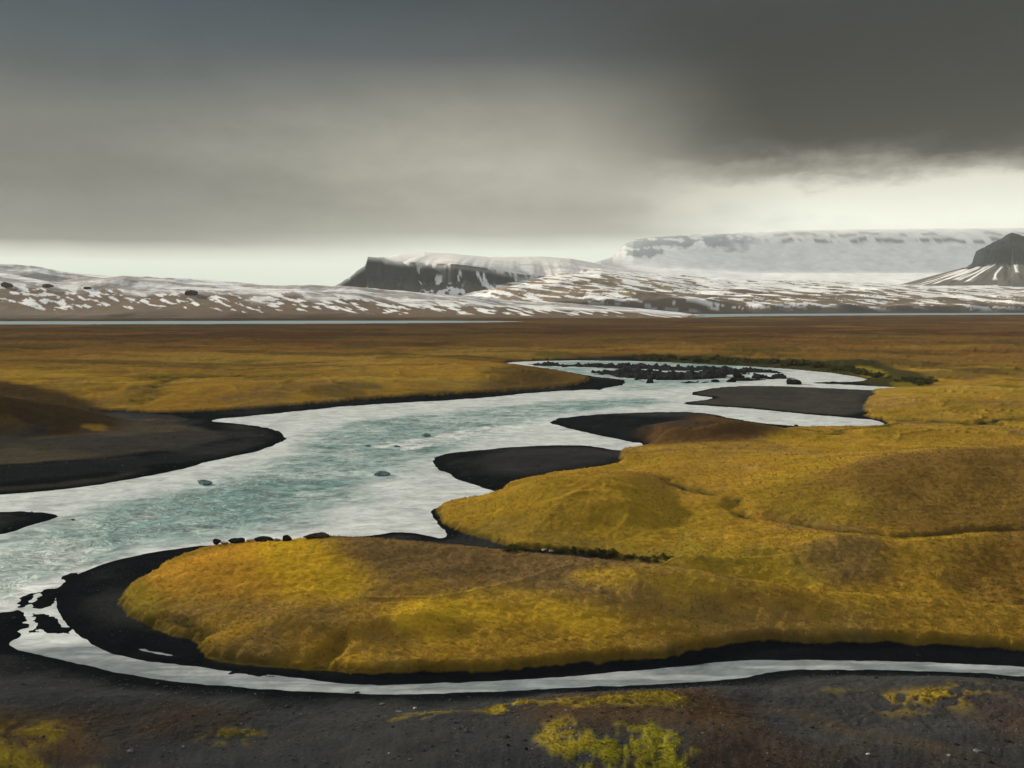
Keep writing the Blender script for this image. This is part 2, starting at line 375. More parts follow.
# runnels and creases
def crease(P, depth, width, z=0.0):
    Q = poly(P, z); x0, y0 = Q.min(0) - width * 4; x1, y1 = Q.max(0) + width * 4
    m = (GX > x0) & (GX < x1) & (GY > y0) & (GY < y1)
    o = np.zeros_like(GX)
    if m.any():
        wx = GX[m] + fbm(GX[m], GY[m], 6, 3, 71) * width * 1.6; wy = GY[m] + fbm(GX[m], GY[m], 6, 3, 72) * width * 1.6
        o[m] = np.exp(-(ldist(Q, wx, wy) / width) ** 2)
    return o * depth, o
CR = [([(742,511),(800,524),(850,533),(900,537),(960,535),(1030,531),(1200,530)], .8, 1.3, 3.0),
      ([(670,485),(700,495),(735,500),(748,515)], 0.7, 1.6, 3.0),
      ([(505,553),(560,560),(640,572),(700,585),(740,593),(800,600),(850,605),(900,609),(1024,614),(1100,617)], .7, 1.4, 1.0),
      ([(740,418),(830,440),(900,424),(960,428),(1030,420)], 0.0, 2.0, 1.0),
      ([(868,419),(920,422),(960,426),(1040,424)], 0.9, 3.0, 0.8),
      ([(135,402),(150,396),(165,388),(150,380),(230,378),(330,382)], 0.7, 5, 2.5),
      ([(222,648),(250,653),(290,657),(325,656),(338,650)], 1.5, 1.7, 1.5),
      ([(150,618),(190,622),(215,630)], 0.4, 1.2, 1.5)]
crm = np.zeros_like(GX)
for P, dp, w, z in CR:
    a, o = crease(P, dp, w, z); H -= a * (d > 1); crm = np.maximum(crm, o)
# small relief: turf humps, stones
tus = sstep(0.5, 3, turf) * sstep(0.5, 3, d)
near = 1 - sstep(250, 600, GY)
H += tus * near * (np.abs(fbm(GX, GY, 1.9, 2, 51)) * 0.16 + fbm(GX, GY, 0.7, 2, 53) * 0.06)
H += (1 - tus) * sstep(0.3, 2, d) * near * fbm(GX, GY, 0.6, 2, 55) * 0.07
H = np.where(d > 0.6, np.maximum(H, 0.05), H)
rb = rap * (d > 0)
H += rb * (np.maximum(fbm(GX, GY, 3.4, 3, 61) + .1, 0) * 2.6)

# ------------------------------------------------------------------ ground colours (bare albedo of each cover)
def C(*c): return np.array(c, float)
GOLD = C(.315, .182, .024); YEL = C(.52, .325, .022); GREEN = C(.19, .145, .014); BROWN = C(.125, .082, .036); RUST = C(.105, .052, .020)
BLACK = C(.0075, .0095, .0105); GREY = C(.050, .046, .038); DUN = C(.095, .075, .046); DKVEG = C(.045, .045, .012); ORANGE = C(.46, .24, .03)
SPITB = C(.17, .105, .040)
tint = np.empty(GX.shape + (3,)); tint[:] = BLACK
def lay(mask, c):
    global tint
    m = np.clip(mask, 0, 1)[..., None]; tint = tint * (1 - m) + c * m
n1 = fbm(GX, GY, 60, 5, 101); n2 = fbm(GX, GY, 16, 5, 102); n3 = fbm(GX, GY, 4, 4, 103); n4 = fbm(GX, GY, 1.1, 3, 104)
nw = fbm(GX * 0.35, GY, 30, 5, 105)      # wind-drawn streaks
nf = fbm(GX * 0.4, GY, 160, 6, 106)
tm = sstep(0.0, 0.35 + GY * .001, turf)
lay(tm, GOLD)
# far plain
lay(sstep(230, 330, GY) * tm * .6, C(.26, .135, .028))
lay(sstep(400, 860, GY + nf * 420) * tm, RUST * C(.72,.60,.55))
lay(sstep(0.0, 0.35, nf + 0.5 * n1 - 0.25 * sstep(700, 1400, GY) + 0.15 * sstep(450, 900, GX + 0.25 * GY)) * sstep(380, 500, GY) * tm * 0.55, C(.22, .115, .026))
lay(sstep(0.12, 0.4, -nf + n2 * 0.5) * sstep(300, 600, GY) * tm * 0.65, C(.055, .03, .014))
lay(sstep(.02, .22, fbm(GX * .5, GY, 55, 5, 111)) * sstep(260, 380, GY) * tm * .55, C(.13, .075, .02))
lay(sstep(.08, .3, fbm(GX * .35, GY, 42, 5, 112)) * sstep(260, 380, GY) * (1 - sstep(520, 800, GY)) * tm * .6, C(.34, .215, .04))
lay(sstep(.12, .26, fbm(GX * .5, GY, 30, 5, 113)) * sstep(260, 380, GY) * tm * .6, C(.06, .05, .014))
# moss tones nearer
lay(sstep(0.0, 0.4, n2 + 0.3 * n3) * tm * (1 - sstep(350, 600, GY)) * 0.55, BROWN * 1.25)
lay(sstep(-0.02, 0.35, nw + 0.4 * n3) * tm * (1 - sstep(350, 600, GY)) * (.15 + .4 * (M1 > M2)), YEL)
lay(fold * tm * (1 - sstep(350, 600, GY)) * .25, YEL)
lay(sstep(0.05, 0.35, -n2 + 0.3 * n1 + 0.2 * n3) * sstep(0, 5, M2) * tm * (1 - sstep(350, 700, GY)) * 0.38, GREEN)
turf_only = True
def Z(P, c, soft, amt=1.0, z=0.0, nz=0.0, lim=None):
    s = zone(P, z, margin=soft * 3 + 30)
    m = sstep(-soft, soft, s + nz * (n3 * 3 + n2 * 4)) * amt
    if lim is not None: m = m * lim
    m = m * (tm if turf_only else 1.0); lay(m, c); return m
Z([(760,494),(820,472),(900,458),(1024,453),(1200,450),(1200,530),(1024,520),(930,515),(860,505),(800,500)], BROWN * C(1.15,1.0,.6), 6, .8, 6.5, .8)
Z([(780,545),(860,538),(900,548),(880,565),(820,565)], BROWN * 1.15, 3, .7, 4.5, .6)
Z([(920,545),(1024,540),(1200,545),(1200,600),(1024,600),(930,585)], BROWN * C(1.2,1.0,.55), 5, .8, 4.5, .8)
Z([(520,480),(620,465),(700,455),(760,470),(700,500),(640,500),(560,505)], GOLD * 1.1, 8, .5, 2, 1)
Z([(440,515),(500,520),(600,522),(680,530),(720,560),(680,566),(600,560),(520,555),(470,537)], GREEN * C(1.1,1.1,1), 5, .35, 1.5, 1.2)
Z([(640,560),(720,550),(800,560),(830,590),(900,606),(800,600),(700,585)], GREEN * C(1.25,1.25,1), 5, .5, 2, 1)
Z([(760,515),(830,500),(880,520),(860,532),(800,524)], GREEN * C(1.4,1.3,1), 4, .45, 2, 1)
turf_only = False
# dark hillock and bar colours
Z([(640,430),(690,408),(740,414),(800,432),(740,444),(650,446)], BROWN * C(.75,.62,.6), 4, .95, 2, .5)
Z([(540,415),(690,405),(690,425),(640,442),(560,432)], BLACK * 1.2, 5, .9, 0, .5, sstep(0, 1, d))
Z([(690,388),(760,385),(800,386),(850,389),(872,392),(860,400),(864,417),(800,414),(720,407),(670,404)], C(.052,.047,.039), 3, 1.0, 0, .15, sstep(0.5, 3, d))
Z([(500,452),(580,448),(612,452),(616,466),(560,474),(510,478),(470,470)], C(.036,.035,.033), 5, .9, 0, .3)
turf_only = True
# spit
Z([(290,536),(400,541),(520,551),(640,573),(760,600),(740,606),(600,598),(480,592),(390,585),(330,570),(300,552)], SPITB, 2.5, .95, 3, .7)
Z([(330,600),(480,590),(700,600),(900,625),(800,635),(560,610),(420,606)], BROWN * 1.5, 5, .6, 2.5, .8)
Z([(390,612),(470,605),(560,612),(640,628),(560,638),(470,630),(410,636)], YEL * 1.05, 2.5, .8, 2, .9)
Z([(560,596),(700,600),(800,612),(700,616),(600,606)], YEL, 1.5, .6, 2, .9)
Z([(160,562),(220,542),(270,541),(285,556),(330,580),(300,600),(220,590),(150,585)], YEL * C(1.05,.85,1.1), 4, .75, 2.5, .6)
Z([(250,541),(300,545),(345,570),(370,600),(300,600),(255,570)], YEL * C(1.05,1.05,.9), 3, .75, 3, .7)
Z([(165,556),(215,546),(240,556),(225,580),(180,590),(150,582)], ORANGE, 3, .5, 2.5, .6)
Z([(118,590),(135,580),(150,600),(165,615),(145,620),(125,610)], GREEN * 1.3, 1.5, .6, 1, .5)
turf_only = False
hill_clear = 1
# left peninsula
Z([(-500,480),(0,466),(60,461),(120,455),(190,447),(225,440),(205,428),(150,418),(100,412),(0,430),(-500,440)], DUN * C(.85,.85,.9), 3, .95, 0.8, .35, sstep(0, 2, d))
Z([(100,411),(170,414),(195,420),(150,422),(110,419)], C(.05,.05,.048), 2, .7, 0.8, .4)
Z([(-500,372),(0,384),(40,392),(85,399),(115,412),(128,422),(80,430),(40,432),(0,436),(-500,446)], BROWN * C(.42,.40,.38), 4, .95, 3, .6)
Z([(-500,380),(0,392),(60,402),(100,410),(60,412),(0,404)], BROWN * .8, 3, .45, 4, 1.2)
Z([(-200,436),(0,433),(36,434),(28,438),(0,440),(-200,452)], GOLD * .6, 1.5, .6, .6, .7)
Z([(80,430),(110,427),(115,432),(85,434)], GOLD, 1.5, .6, 1, .7)
Z([(140,419),(165,417),(180,421),(150,423)], C(.16,.08,.03), 1.5, .6, 1, .4)
Z([(-500,505),(-500,484),(0,469),(60,464),(120,459),(190,452),(240,446),(255,450),(200,460),(130,470),(60,478),(0,483)], C(.016,.018,.018), 1.5, 1.0, .5, .4, sstep(0, 1, d))
Z([(-100,492),(30,487),(110,477),(140,472),(110,482),(50,488),(0,492)], C(.045,.04,.033), 1.5, .8, .3, .2, sstep(0, 1, d))
# foreground gravel
lay(sstep(0.5, 6, d + n3 * 2) * infg, C(.042, .042, .040))
lay(sstep(-.05, .35, n1 * .6 + n2) * infg * sstep(4, 10, d) * .75, C(.060, .038, .022))
fz = np.where(infg, 1.0, 0.0) * sstep(0.5, 3, d)
def ZF(P, c, soft, amt=1.0, z=0.0, nz=0.0, lim=None): return Z(P, c, soft, amt, z + 2.4, nz, lim)
brk = sstep(-.3, .1, fbm(GX, GY, 1.5, 4, 131) * .9 + n4 * .6)
fzb = fz * brk; fmoss = np.zeros_like(GX)
FG = C(.30, .22, .022); FGB = C(.085, .052, .022)
ZF([(520,700),(600,685),(700,686),(760,700),(700,735),(560,740)], FGB * C(.85,.85,.9), 3, .8, 1, .6, fz)
fmoss = np.maximum(fmoss, ZF([(570,690),(640,684),(690,688),(640,696),(590,700)], FG * .9, 1.5, .85, 1.8, .5, fzb))
fmoss = np.maximum(fmoss, ZF([(400,704),(480,700),(525,704),(505,714),(430,712)], FG * .8, 1.0, .6, .6, 1.0, fzb))
fmoss = np.maximum(fmoss, ZF([(480,706),(525,702),(540,708),(505,715)], FG, .8, .8, .6, .8, fzb))
fmoss = np.maximum(fmoss, ZF([(860,672),(900,672),(980,674),(1000,684),(930,690),(880,696)], FG * C(1,.9,.9), 2, .95, 1.8, .6, fzb))
fmoss = np.maximum(fmoss, ZF([(810,676),(850,674),(850,684),(815,686)], FG * .8, 1.2, .55, 1, .5, fzb))
ZF([(980,680),(1200,680),(1200,740),(1000,720)], C(.08,.042,.026), 5, .35, 1.5, .6, fz)
ZF([(800,690),(850,710),(930,735),(1024,750),(940,745),(850,725),(780,700)], FGB, 2.5, .6, 1, .6, fz)
ZF([(-200,700),(0,700),(60,706),(120,722),(80,735),(0,730),(-200,740)], C(.12,.07,.028), 3, .75, 1.5, .8, fz)
fmoss = np.maximum(fmoss, ZF([(-200,708),(0,708),(45,712),(30,722),(0,724),(-200,730)], FG * .95, 1.5, .75, 1.5, .8, fzb))
fmoss = np.maximum(fmoss, ZF([(-200,742),(0,738),(60,739),(140,738),(150,752),(120,790),(-200,800)], FG * .9, 1.2, .85, 1.5, 1.0, fzb))
fmoss = np.maximum(fmoss, ZF([(170,722),(240,712),(270,712),(240,722),(200,730)], FG * .6, 1.2, .6, .8, 1.0, fzb))
fmoss = np.maximum(fmoss, ZF([(595,744),(622,738),(650,746),(668,756),(655,768),(670,800),(540,800),(535,765),(560,758),(575,762)], C(.235,.205,.016), .9, .95, 1.6, 1.0, fzb))
fmoss = np.maximum(fmoss, ZF([(528,742),(560,740),(600,750),(590,758),(545,754)], FG * 1.1, .6, .75, 1.4, .9, fzb))
H += sstep(.3, .8, fmoss) * (0.06 + np.abs(fbm(GX, GY, .8, 2, 133)) * .18)
lay(sstep(-.05, .35, n2 * .7 + nw * .6) * (1 - tm) * (~infg) * sstep(1, 5, d) * .75, C(.036, .036, .033))
# wet black rim at every shore, dark vegetation in creases and at the turf's edge
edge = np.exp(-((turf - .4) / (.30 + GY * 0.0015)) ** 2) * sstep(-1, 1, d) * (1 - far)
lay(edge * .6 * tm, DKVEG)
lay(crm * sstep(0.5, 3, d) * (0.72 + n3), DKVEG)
lay((1 - sstep(0.2, 2.0 + GY * .008, d)) * (1 - far) * (1 - tm), BLACK * .9)
turf_only = True
Z([(520,364),(570,370),(600,377),(640,384),(600,393),(520,395),(440,398),(500,385)], BROWN * C(.6,.55,.5), 8, .75, 1.5, .4)
turf_only = False
# scrubby bank above the rapids
Z([(620,356),(700,357),(780,360),(850,362),(890,368),(935,378),(925,387),(880,386),(845,375),(760,367),(680,363)], DKVEG * C(.9,.85,1), 3, .95, 1.5, .4, sstep(0, 2, d))
Z([(845,364),(880,366),(890,374),(860,372)], GREEN * 1.3, 2.5, .7, 3, .6)
Z([(890,376),(925,378),(925,384),(895,384)], GREEN, 2.5, .7, 3, .6)
Z([(925,366),(980,372),(1024,378),(980,376),(930,371)], BROWN * .5, 4, .7, 2, .4)
rock_m = rb
lay(rock_m, C(.022, .023, .022))
tint *= (1 + 0.12 * n4 + 0.16 * n3)[..., None]
tint = np.clip(tint, 0.004, 0.8)
mossy = np.clip(tm, 0, 1)
wet = (1 - sstep(0.5, 5, d)) * (1 - tm)

V = np.stack([GX, GY, H], -1).reshape(-1, 3)
me = mesh_np('ground', V, grid_faces(NR, NC), True, tint.reshape(-1, 3), {'moss': mossy, 'wet': wet})

def ground_mat():
    m = bpy.data.materials.new('moss_and_gravel'); m.use_nodes = True; N = NT(m.node_tree); N.n.clear()
    at = N.new('ShaderNodeAttribute', attribute_name='tint'); mo = N.new('ShaderNodeAttribute', attribute_name='moss'); we = N.new('ShaderNodeAttribute', attribute_name='wet')
    P = N.new('ShaderNodeTexCoord').outputs['Object']
    fine = N.noise(P, 2.2, 6, 0.65); mid = N.noise(P, 0.35, 5, 0.6)
    streak = N.noise(N.mapping(P, (0.12, 0.5, 0.5)), 1.0, 5, 0.6)
    vor = N.new('ShaderNodeTexVoronoi'); N.l.new(P, vor.inputs['Vector']); vor.inputs['Scale'].default_value = 3.2
    cell = vor.outputs['Distance']
    spk = N.new('ShaderNodeTexVoronoi'); N.l.new(P, spk.inputs['Vector']); spk.inputs['Scale'].default_value = 4.5
    sepc = N.new('ShaderNodeSeparateColor'); N.l.new(spk.outputs['Color'], sepc.inputs[0])
    v = N.math('ADD', N.math('MULTIPLY', N.maprange(fine, .3, .7, -.13, .13, False), 1.0), N.maprange(mid, .3, .7, -.10, .10, False))
    v = N.math('ADD', v, N.maprange(streak, .3, .7, -.12, .12, False)); v = N.math('ADD', v, 1.0)
    cc = N.new('ShaderNodeCombineColor'); [N.l.new(v, cc.inputs[i]) for i in range(3)]
    col = N.mix(1.0, at.outputs['Color'], cc.outputs[0], 'MULTIPLY')
    # pale stones scattered through bare gravel, never on turf
    st = N.math('MULTIPLY', N.maprange(sepc.outputs[0], .90, .97), N.maprange(mo.outputs['Fac'], .6, .2))
    st = N.math('MULTIPLY', st, N.maprange(we.outputs['Fac'], .6, .1))
    st = N.math('MULTIPLY', st, N.maprange(spk.outputs['Distance'], .42, .25))
    col = N.mix(N.math('MULTIPLY', st, .35), col, (.20, .19, .17, 1))
    h = N.math('ADD', N.math('MULTIPLY', fine, .55), N.math('MULTIPLY', cell, .35)); h = N.math('ADD', h, N.math('MULTIPLY', mid, .8))
    bs = N.new('ShaderNodeBsdfDiffuse'); N.l.new(col, bs.inputs['Color']); bs.inputs['Roughness'].default_value = .6
    N.l.new(N.bump(h, 0.6, 0.13), bs.inputs['Normal'])
    o = N.new('ShaderNodeOutputMaterial'); N.l.new(bs.outputs[0], o.inputs[0]); return m
gmat = ground_mat()
ground_o = link('ground', me, gmat); props(ground_o, 'open volcanic plain of golden moss, black sand and gravel', 'ground', kind='structure')

# ------------------------------------------------------------------ river and lake
jagw = (n2 * 8 + n3 * 3.5)
T1 = zone([(-400,575),(0,548),(70,519),(160,498),(220,487),(290,463),(312,446),(325,432),(350,424),(420,413),(520,405),(640,398),(668,402),(610,409),(560,415),(530,424),(460,440),(440,452),(400,468),(350,488),(310,512),(260,530),(180,542),(110,556),(60,572),(30,588),(0,604),(-400,660)], sm=2)
teal = sstep(-9, 9, T1 + jagw)
teal = np.maximum(teal, 0.75 * sstep(-6, 6, zone([(520,362),(640,361),(760,366),(800,372),(720,384),(640,392),(600,388),(560,370)])))
clear = sstep(-4, 5, zone([(395,425),(470,418),(530,413),(540,424),(470,432),(400,444),(370,440)]) * -1) if False else None
foam = sstep(0.12, 0.42, fbm(GX * .6 + GY * .3, GY, 6, 4, 201) + 0.15) * teal
shallow = sstep(-2.2, -0.1, d)
wz = (fbm(GX * .7, GY, 4, 3, 210) * .16 + fbm(GX * .7, GY * 1.2, 1.3, 3, 211) * .16) * (0.12 + teal) * (GY < 900) * sstep(0.0, -6.0, d)
VW = np.stack([GX, GY, wz], -1).reshape(-1, 3)
SILT_SHEEN = C(.52, .54, .51); TEA = C(.12, .225, .205); TEB = C(.21, .31, .285)  # pale water: sky reflection put into the base colour, with milky silt
wc = np.empty(GX.shape + (3,)); wc[:] = SILT_SHEEN
def layw(mask, c):
    global wc
    m = np.clip(mask, 0, 1)[..., None]; wc = wc * (1 - m) + c * m
tl = fbm(GX * .5, GY, 26, 4, 221)
layw(teal * .92, TEB); layw(teal * sstep(-.3, .2, tl + .3 * n3), TEA)
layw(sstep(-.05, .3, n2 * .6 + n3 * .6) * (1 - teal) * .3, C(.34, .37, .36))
low = (GY < 150) * sstep(-1, 1, zone([(-400,655),(20,652),(100,640),(200,650),(350,660),(700,650),(1500,640),(1500,720),(-400,720)]))
layw(low * (.62 + .36 * sstep(-.3, .1, fbm(GX * .12 + GY * .03, GY, 1.3, 4, 230))), C(.17, .195, .195))
stk = sstep(-2, 3, zone([(375,446),(420,437),(470,430),(515,423),(540,424),(490,435),(440,443),(400,451)], sm=1) + n3 * 9)
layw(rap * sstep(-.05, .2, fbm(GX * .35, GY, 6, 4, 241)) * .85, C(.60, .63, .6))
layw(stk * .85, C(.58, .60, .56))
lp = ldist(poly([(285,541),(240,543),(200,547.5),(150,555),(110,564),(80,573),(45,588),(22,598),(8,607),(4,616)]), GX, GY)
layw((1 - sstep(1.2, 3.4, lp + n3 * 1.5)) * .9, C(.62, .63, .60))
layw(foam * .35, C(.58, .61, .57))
layw(sstep(1300, 1500, GY), C(.20, .29, .31))
dd = d
wm = (d < 1.2)
cell = wm[:-1, :-1] | wm[1:, :-1] | wm[:-1, 1:] | wm[1:, 1:]
def water_mat():
    m = bpy.data.materials.new('glacial_water'); m.use_nodes = True; N = NT(m.node_tree); N.n.clear()
    at = N.new('ShaderNodeAttribute', attribute_name='tint'); te = N.new('ShaderNodeAttribute', attribute_name='rough_water')
    P = N.new('ShaderNodeTexCoord').outputs['Object']
    Pf = N.mapping(P, (0.55, 1.0, 1.0), (0, 0, R(-18)))
    a = N.noise(Pf, 0.26, 7, 0.70, 0.5); b = N.noise(Pf, 0.85, 6, 0.68, 0.4); c = N.noise(P, 0.12, 4, .5)
    h = N.math('ADD', N.math('MULTIPLY', a, 1.6), N.math('MULTIPLY', b, .7))
    v = N.math('ADD', N.maprange(a, .38, .62, .55, 1.4, False), N.maprange(b, .38, .62, -.28, .28, False))
    # ripple shading painted into the base colour, drawn out along the flow
    fac = N.maprange(te.outputs['Fac'], 0, 1, .5, .9, False)
    cc = N.new('ShaderNodeCombineColor'); [N.l.new(v, cc.inputs[i]) for i in range(3)]
    col = N.mix(fac, at.outputs['Color'], N.mix(1.0, at.outputs['Color'], cc.outputs[0], 'MULTIPLY'))
    crest = N.math('MULTIPLY', N.maprange(b, .56, .62), N.maprange(te.outputs['Fac'], .2, .8))
    col = N.mix(N.math('MULTIPLY', crest, .3), col, (.62, .66, .62, 1))
    bs = N.new('ShaderNodeBsdfPrincipled'); N.l.new(col, bs.inputs['Base Color'])
    bs.inputs['Roughness'].default_value = .36; bs.inputs['IOR'].default_value = 1.33; bs.inputs['Specular IOR Level'].default_value = .28
    bn = N.new('ShaderNodeBump'); N.l.new(h, bn.inputs['Height']); bn.inputs['Distance'].default_value = .9
    N.l.new(N.maprange(te.outputs['Fac'], 0, 1, .22, 1.0, False), bn.inputs['Strength'])
    N.l.new(bn.outputs[0], bs.inputs['Normal'])
    o = N.new('ShaderNodeOutputMaterial'); N.l.new(bs.outputs[0], o.inputs[0]); return m
wmat = water_mat()
isfar = GY[:-1, :-1] > 1300
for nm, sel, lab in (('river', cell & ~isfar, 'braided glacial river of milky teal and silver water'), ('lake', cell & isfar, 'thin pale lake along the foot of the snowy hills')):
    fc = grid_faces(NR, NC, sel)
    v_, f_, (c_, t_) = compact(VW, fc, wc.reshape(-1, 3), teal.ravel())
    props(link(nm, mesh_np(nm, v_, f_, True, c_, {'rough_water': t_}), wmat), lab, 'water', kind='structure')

# ------------------------------------------------------------------ hills and mountains
def rock_snow_mat(name, bump_d):
    m = bpy.data.materials.new(name); m.use_nodes = True; N = NT(m.node_tree); N.n.clear()
    at = N.new('ShaderNodeAttribute', attribute_name='tint'); P = N.new('ShaderNodeTexCoord').outputs['Object']
    a = N.noise(P, 0.03 if bump_d > 1 else .006, 6, .6); b = N.noise(N.mapping(P, (1, 1, 3)), 0.012, 5, .6)
    v = N.math('ADD', N.maprange(a, .3, .7, .86, 1.14, False), N.maprange(b, .3, .7, -.08, .08, False))
    cc = N.new('ShaderNodeCombineColor'); [N.l.new(v, cc.inputs[i]) for i in range(3)]
    bs = N.new('ShaderNodeBsdfPrincipled'); N.l.new(N.mix(1.0, at.outputs['Color'], cc.outputs[0], 'MULTIPLY'), bs.inputs['Base Color'])
    bs.inputs['Roughness'].default_value = .9; bs.inputs['Specular IOR Level'].default_value = .2
    N.l.new(N.bump(a, .6, bump_d), bs.inputs['Normal'])
    o = N.new('ShaderNodeOutputMaterial'); N.l.new(bs.outputs[0], o.inputs[0]); return m
SNOW = C(.76, .75, .71); ROCKD = C(.007, .014, .021); EARTH = C(.105, .066, .034); EARTHW = C(.17, .12, .072)
def field(u0, u1, d0, d1, nc, nr, pw=1.0):
    u = np.linspace((u0 - 512) / F, (u1 - 512) / F, nc); t = np.linspace(0, 1, nr) ** pw
    uu, dd_ = np.meshgrid(u, d0 + (d1 - d0) * t); return uu * dd_, dd_, uu * F + 512
def mountain(name, X, Y, Hh, Cc, label, mat):
    nr, nc = X.shape
    o = link(name, mesh_np(name, np.stack([X, Y, Hh], -1).reshape(-1, 3), grid_faces(nr, nc), True, Cc.reshape(-1, 3)), mat)
    return props(o, label, 'mountain' if name == 'mountain' else 'hill', kind='structure')
def mixc(Cc, m, c):
    m = np.clip(m, 0, 1)[..., None]; return Cc * (1 - m) + np.asarray(c) * m
hm = rock_snow_mat('snowy_hillside', 3.0); mm = rock_snow_mat('mountain_rock', 10.0)

# 1: low snow-patched hill on the left
X, Y, PX = field(-500, 780, 1880, 3300, 1500, 240)
pr = np.interp(PX, [-500,-200,0,35,60,110,140,200,260,340,400,470,520,600,680,740,780], [255,258,263.5,267,272,276,277.5,280,284,287.5,292,296,301,306,312,322,326])
hc = h_at(pr, 2620.0)
t = np.clip((Y - 1900) / 720, 0, 1); s = np.where(t < 1, np.sin(t * math.pi / 2) ** 1.15, 1)
bk = 1 - sstep(0, 700, Y - 2650)
foot = sstep(1885, 1960, Y + fbm(X, Y, 200, 3, 300) * 60)
Hh = -2 + (hc * s + 2 + fbm(X, Y, 170, 5, 301) * 16 * foot * s * bk * (1 - .7 * sstep(.75, 1, t))) * foot * bk
Cc = np.empty(X.shape + (3,)); Cc[:] = EARTH * C(.9, .8, .7)
el_ = (Hh) / np.maximum(hc, 5)
a1 = fbm(X * .8 + Y * .2, Y * .45, 60, 4, 305); a2 = fbm(X, Y * .6, 16, 3, 306); a3 = fbm(X * .12, Y * .7 + X * .1, 26, 4, 307)
zq = Hh + (Y - 1900) * .02
a4 = fbm((X * .97 - zq * .24) / 34., (X * .24 + zq * .97) / 4.0, 1.0, 3, 308)
top = sstep(.42, .75, el_ + a1 * .2)
sn = sstep(.0, .15, a4 + a1 * .3 + (el_ - .47) * 1.0 + a2 * .12) * sstep(.14, .2, el_ + a1 * .1)
Cc = mixc(Cc, sstep(-.3, .3, a3 + a2) * .4, EARTH * 1.25)
Cc = mixc(Cc, sn, SNOW)
Cc = mixc(Cc, top * .75, C(.52, .50, .48))
Cc = mixc(Cc, top * sstep(.0, .12, a3 + .3 * a2) * .7, C(.20, .175, .15))
Cc = mixc(Cc, top * sstep(.1, .2, -a3 + .3 * a1) * .8, SNOW)
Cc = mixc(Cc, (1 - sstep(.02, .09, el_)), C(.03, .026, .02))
HILL = (X, Y, Hh)
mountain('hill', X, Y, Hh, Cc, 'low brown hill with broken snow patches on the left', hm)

# 2: snow-streaked moraine hills right of centre
X, Y, PX = field(430, 1550, 2700, 5400, 1500, 300)
pr = np.interp(PX, [430,470,520,560,600,640,700,760,830,900,1024,1200,1550], [300,292,279,272,270,275,280,282,284,286,289,290,288])
hc = h_at(pr, 4500.0)
t = np.clip((Y - 2740) / 1760, 0, 1); bk = 1 - sstep(0, 800, Y - 4550)
foot = sstep(2720, 2800, Y + fbm(X, Y, 300, 3, 320) * 60)
rel = fbm(X, Y, 420, 5, 321); rl2 = np.abs(fbm(X * .6 + Y * .3, Y, 190, 4, 322))
Hh = -2 + (hc * (t ** .8) + 6 + foot * ((rel + .3) * 30 * (1 - .6 * t) + rl2 * 26 * (1 - .6 * t))) * foot * bk
Cc = np.empty(X.shape + (3,)); Cc[:] = EARTHW
zq = Hh + (Y - 2700) * .03
a1 = fbm((X * .98 - zq * .2) / 62., (X * .2 + zq * .98) / 8.5, 1.0, 4, 325); a2 = fbm(X, Y * .5, 22, 3, 326); a3 = fbm(X * .4, Y, 120, 4, 327)
sn = sstep(.0, .12, a1 + .25 * a2 + (t - .30) * .5)
Cc = mixc(Cc, sstep(0, .3, a3) * .5, EARTHW * 1.35); Cc = mixc(Cc, sstep(0, .3, -a3) * .6, EARTHW * .55)
Cc = mixc(Cc, sn, SNOW)
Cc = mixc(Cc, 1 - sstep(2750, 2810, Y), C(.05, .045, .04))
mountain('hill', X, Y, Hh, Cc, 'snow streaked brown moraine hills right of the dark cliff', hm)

# 3: tableland with the dark cliff and a snow dome behind
X, Y, PX = field(290, 760, 2950, 6200, 1100, 420, 1.2)
De = 3700 + 90 * np.sin((PX - 372) / 23.0) + fbm(X, X * 0, 130, 4, 331) * 90 + (PX - 372) * 1.6
pe = np.interp(PX, [290,333,342,350,357,366,369,383,386,400,430,460,480,500,520,560,600,660,700,760], [300,288,283,277.5,272,266,256.6,256.6,259,260.5,262.5,264.5,267,270,273,277,281,286,290,296])
he = h_at(pe, 3700.0)
pb = np.interp(PX, [290,340,372,384,400,425,450,490,540,570,600,640,700,760], [302,298,266,258,254,252.2,253.5,257,256.5,258.5,264,271,280,296])
hb = h_at(pb, 5000.0)
tb = np.clip((Y - De) / (5000 - De), 0, 1)
plate = he + (np.maximum(hb, he * .9) - he) * (tb ** .8)
fall = (De - Y)
rib = np.abs(fbm(X, Y * .35, 60, 4, 333)) * 42
face = he - np.minimum(fall, 55) * 1.25 - np.maximum(fall - 55, 0) * 0.34 + (rib - 10) * sstep(10, 90, fall)
base = 18 + fbm(X, Y, 200, 3, 334) * 10
Hh = np.where(Y > De, plate, np.maximum(face, base * sstep(2950, 3150, Y)))
Hh *= 1 - sstep(5100, 6100, Y)
isface = sstep(0, 18, fall)
Cc = np.empty(X.shape + (3,)); Cc[:] = SNOW * C(.92, .9, .88)
a1 = fbm(X, Y, 90, 4, 335); a2 = fbm(X, Y, 25, 3, 336)
Cc = mixc(Cc, sstep(.05, .3, fbm(X * .3, Y, 120, 4, 337) + (PX - 600) / 700) * .35, C(.36, .32, .27))
Cc = mixc(Cc, isface, ROCKD)
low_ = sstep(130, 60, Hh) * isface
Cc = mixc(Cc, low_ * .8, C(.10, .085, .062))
chut = sstep(.06, .16, fbm(X * 1.0 + Y * .35, Y * .5, 36, 4, 338) + .15 * a2 - .20) * sstep(395, 430, PX)
Cc = mixc(Cc, isface * chut, SNOW)
Cc = mixc(Cc, isface * sstep(498, 530, PX + a1 * 30) * .9, SNOW * .93)
rim = np.exp(-((fall + 4) / 16.0) ** 2) * sstep(-.25, .05, a1 + a2) * sstep(395, 420, PX)
Cc = mixc(Cc, rim * .95, ROCKD * .9)
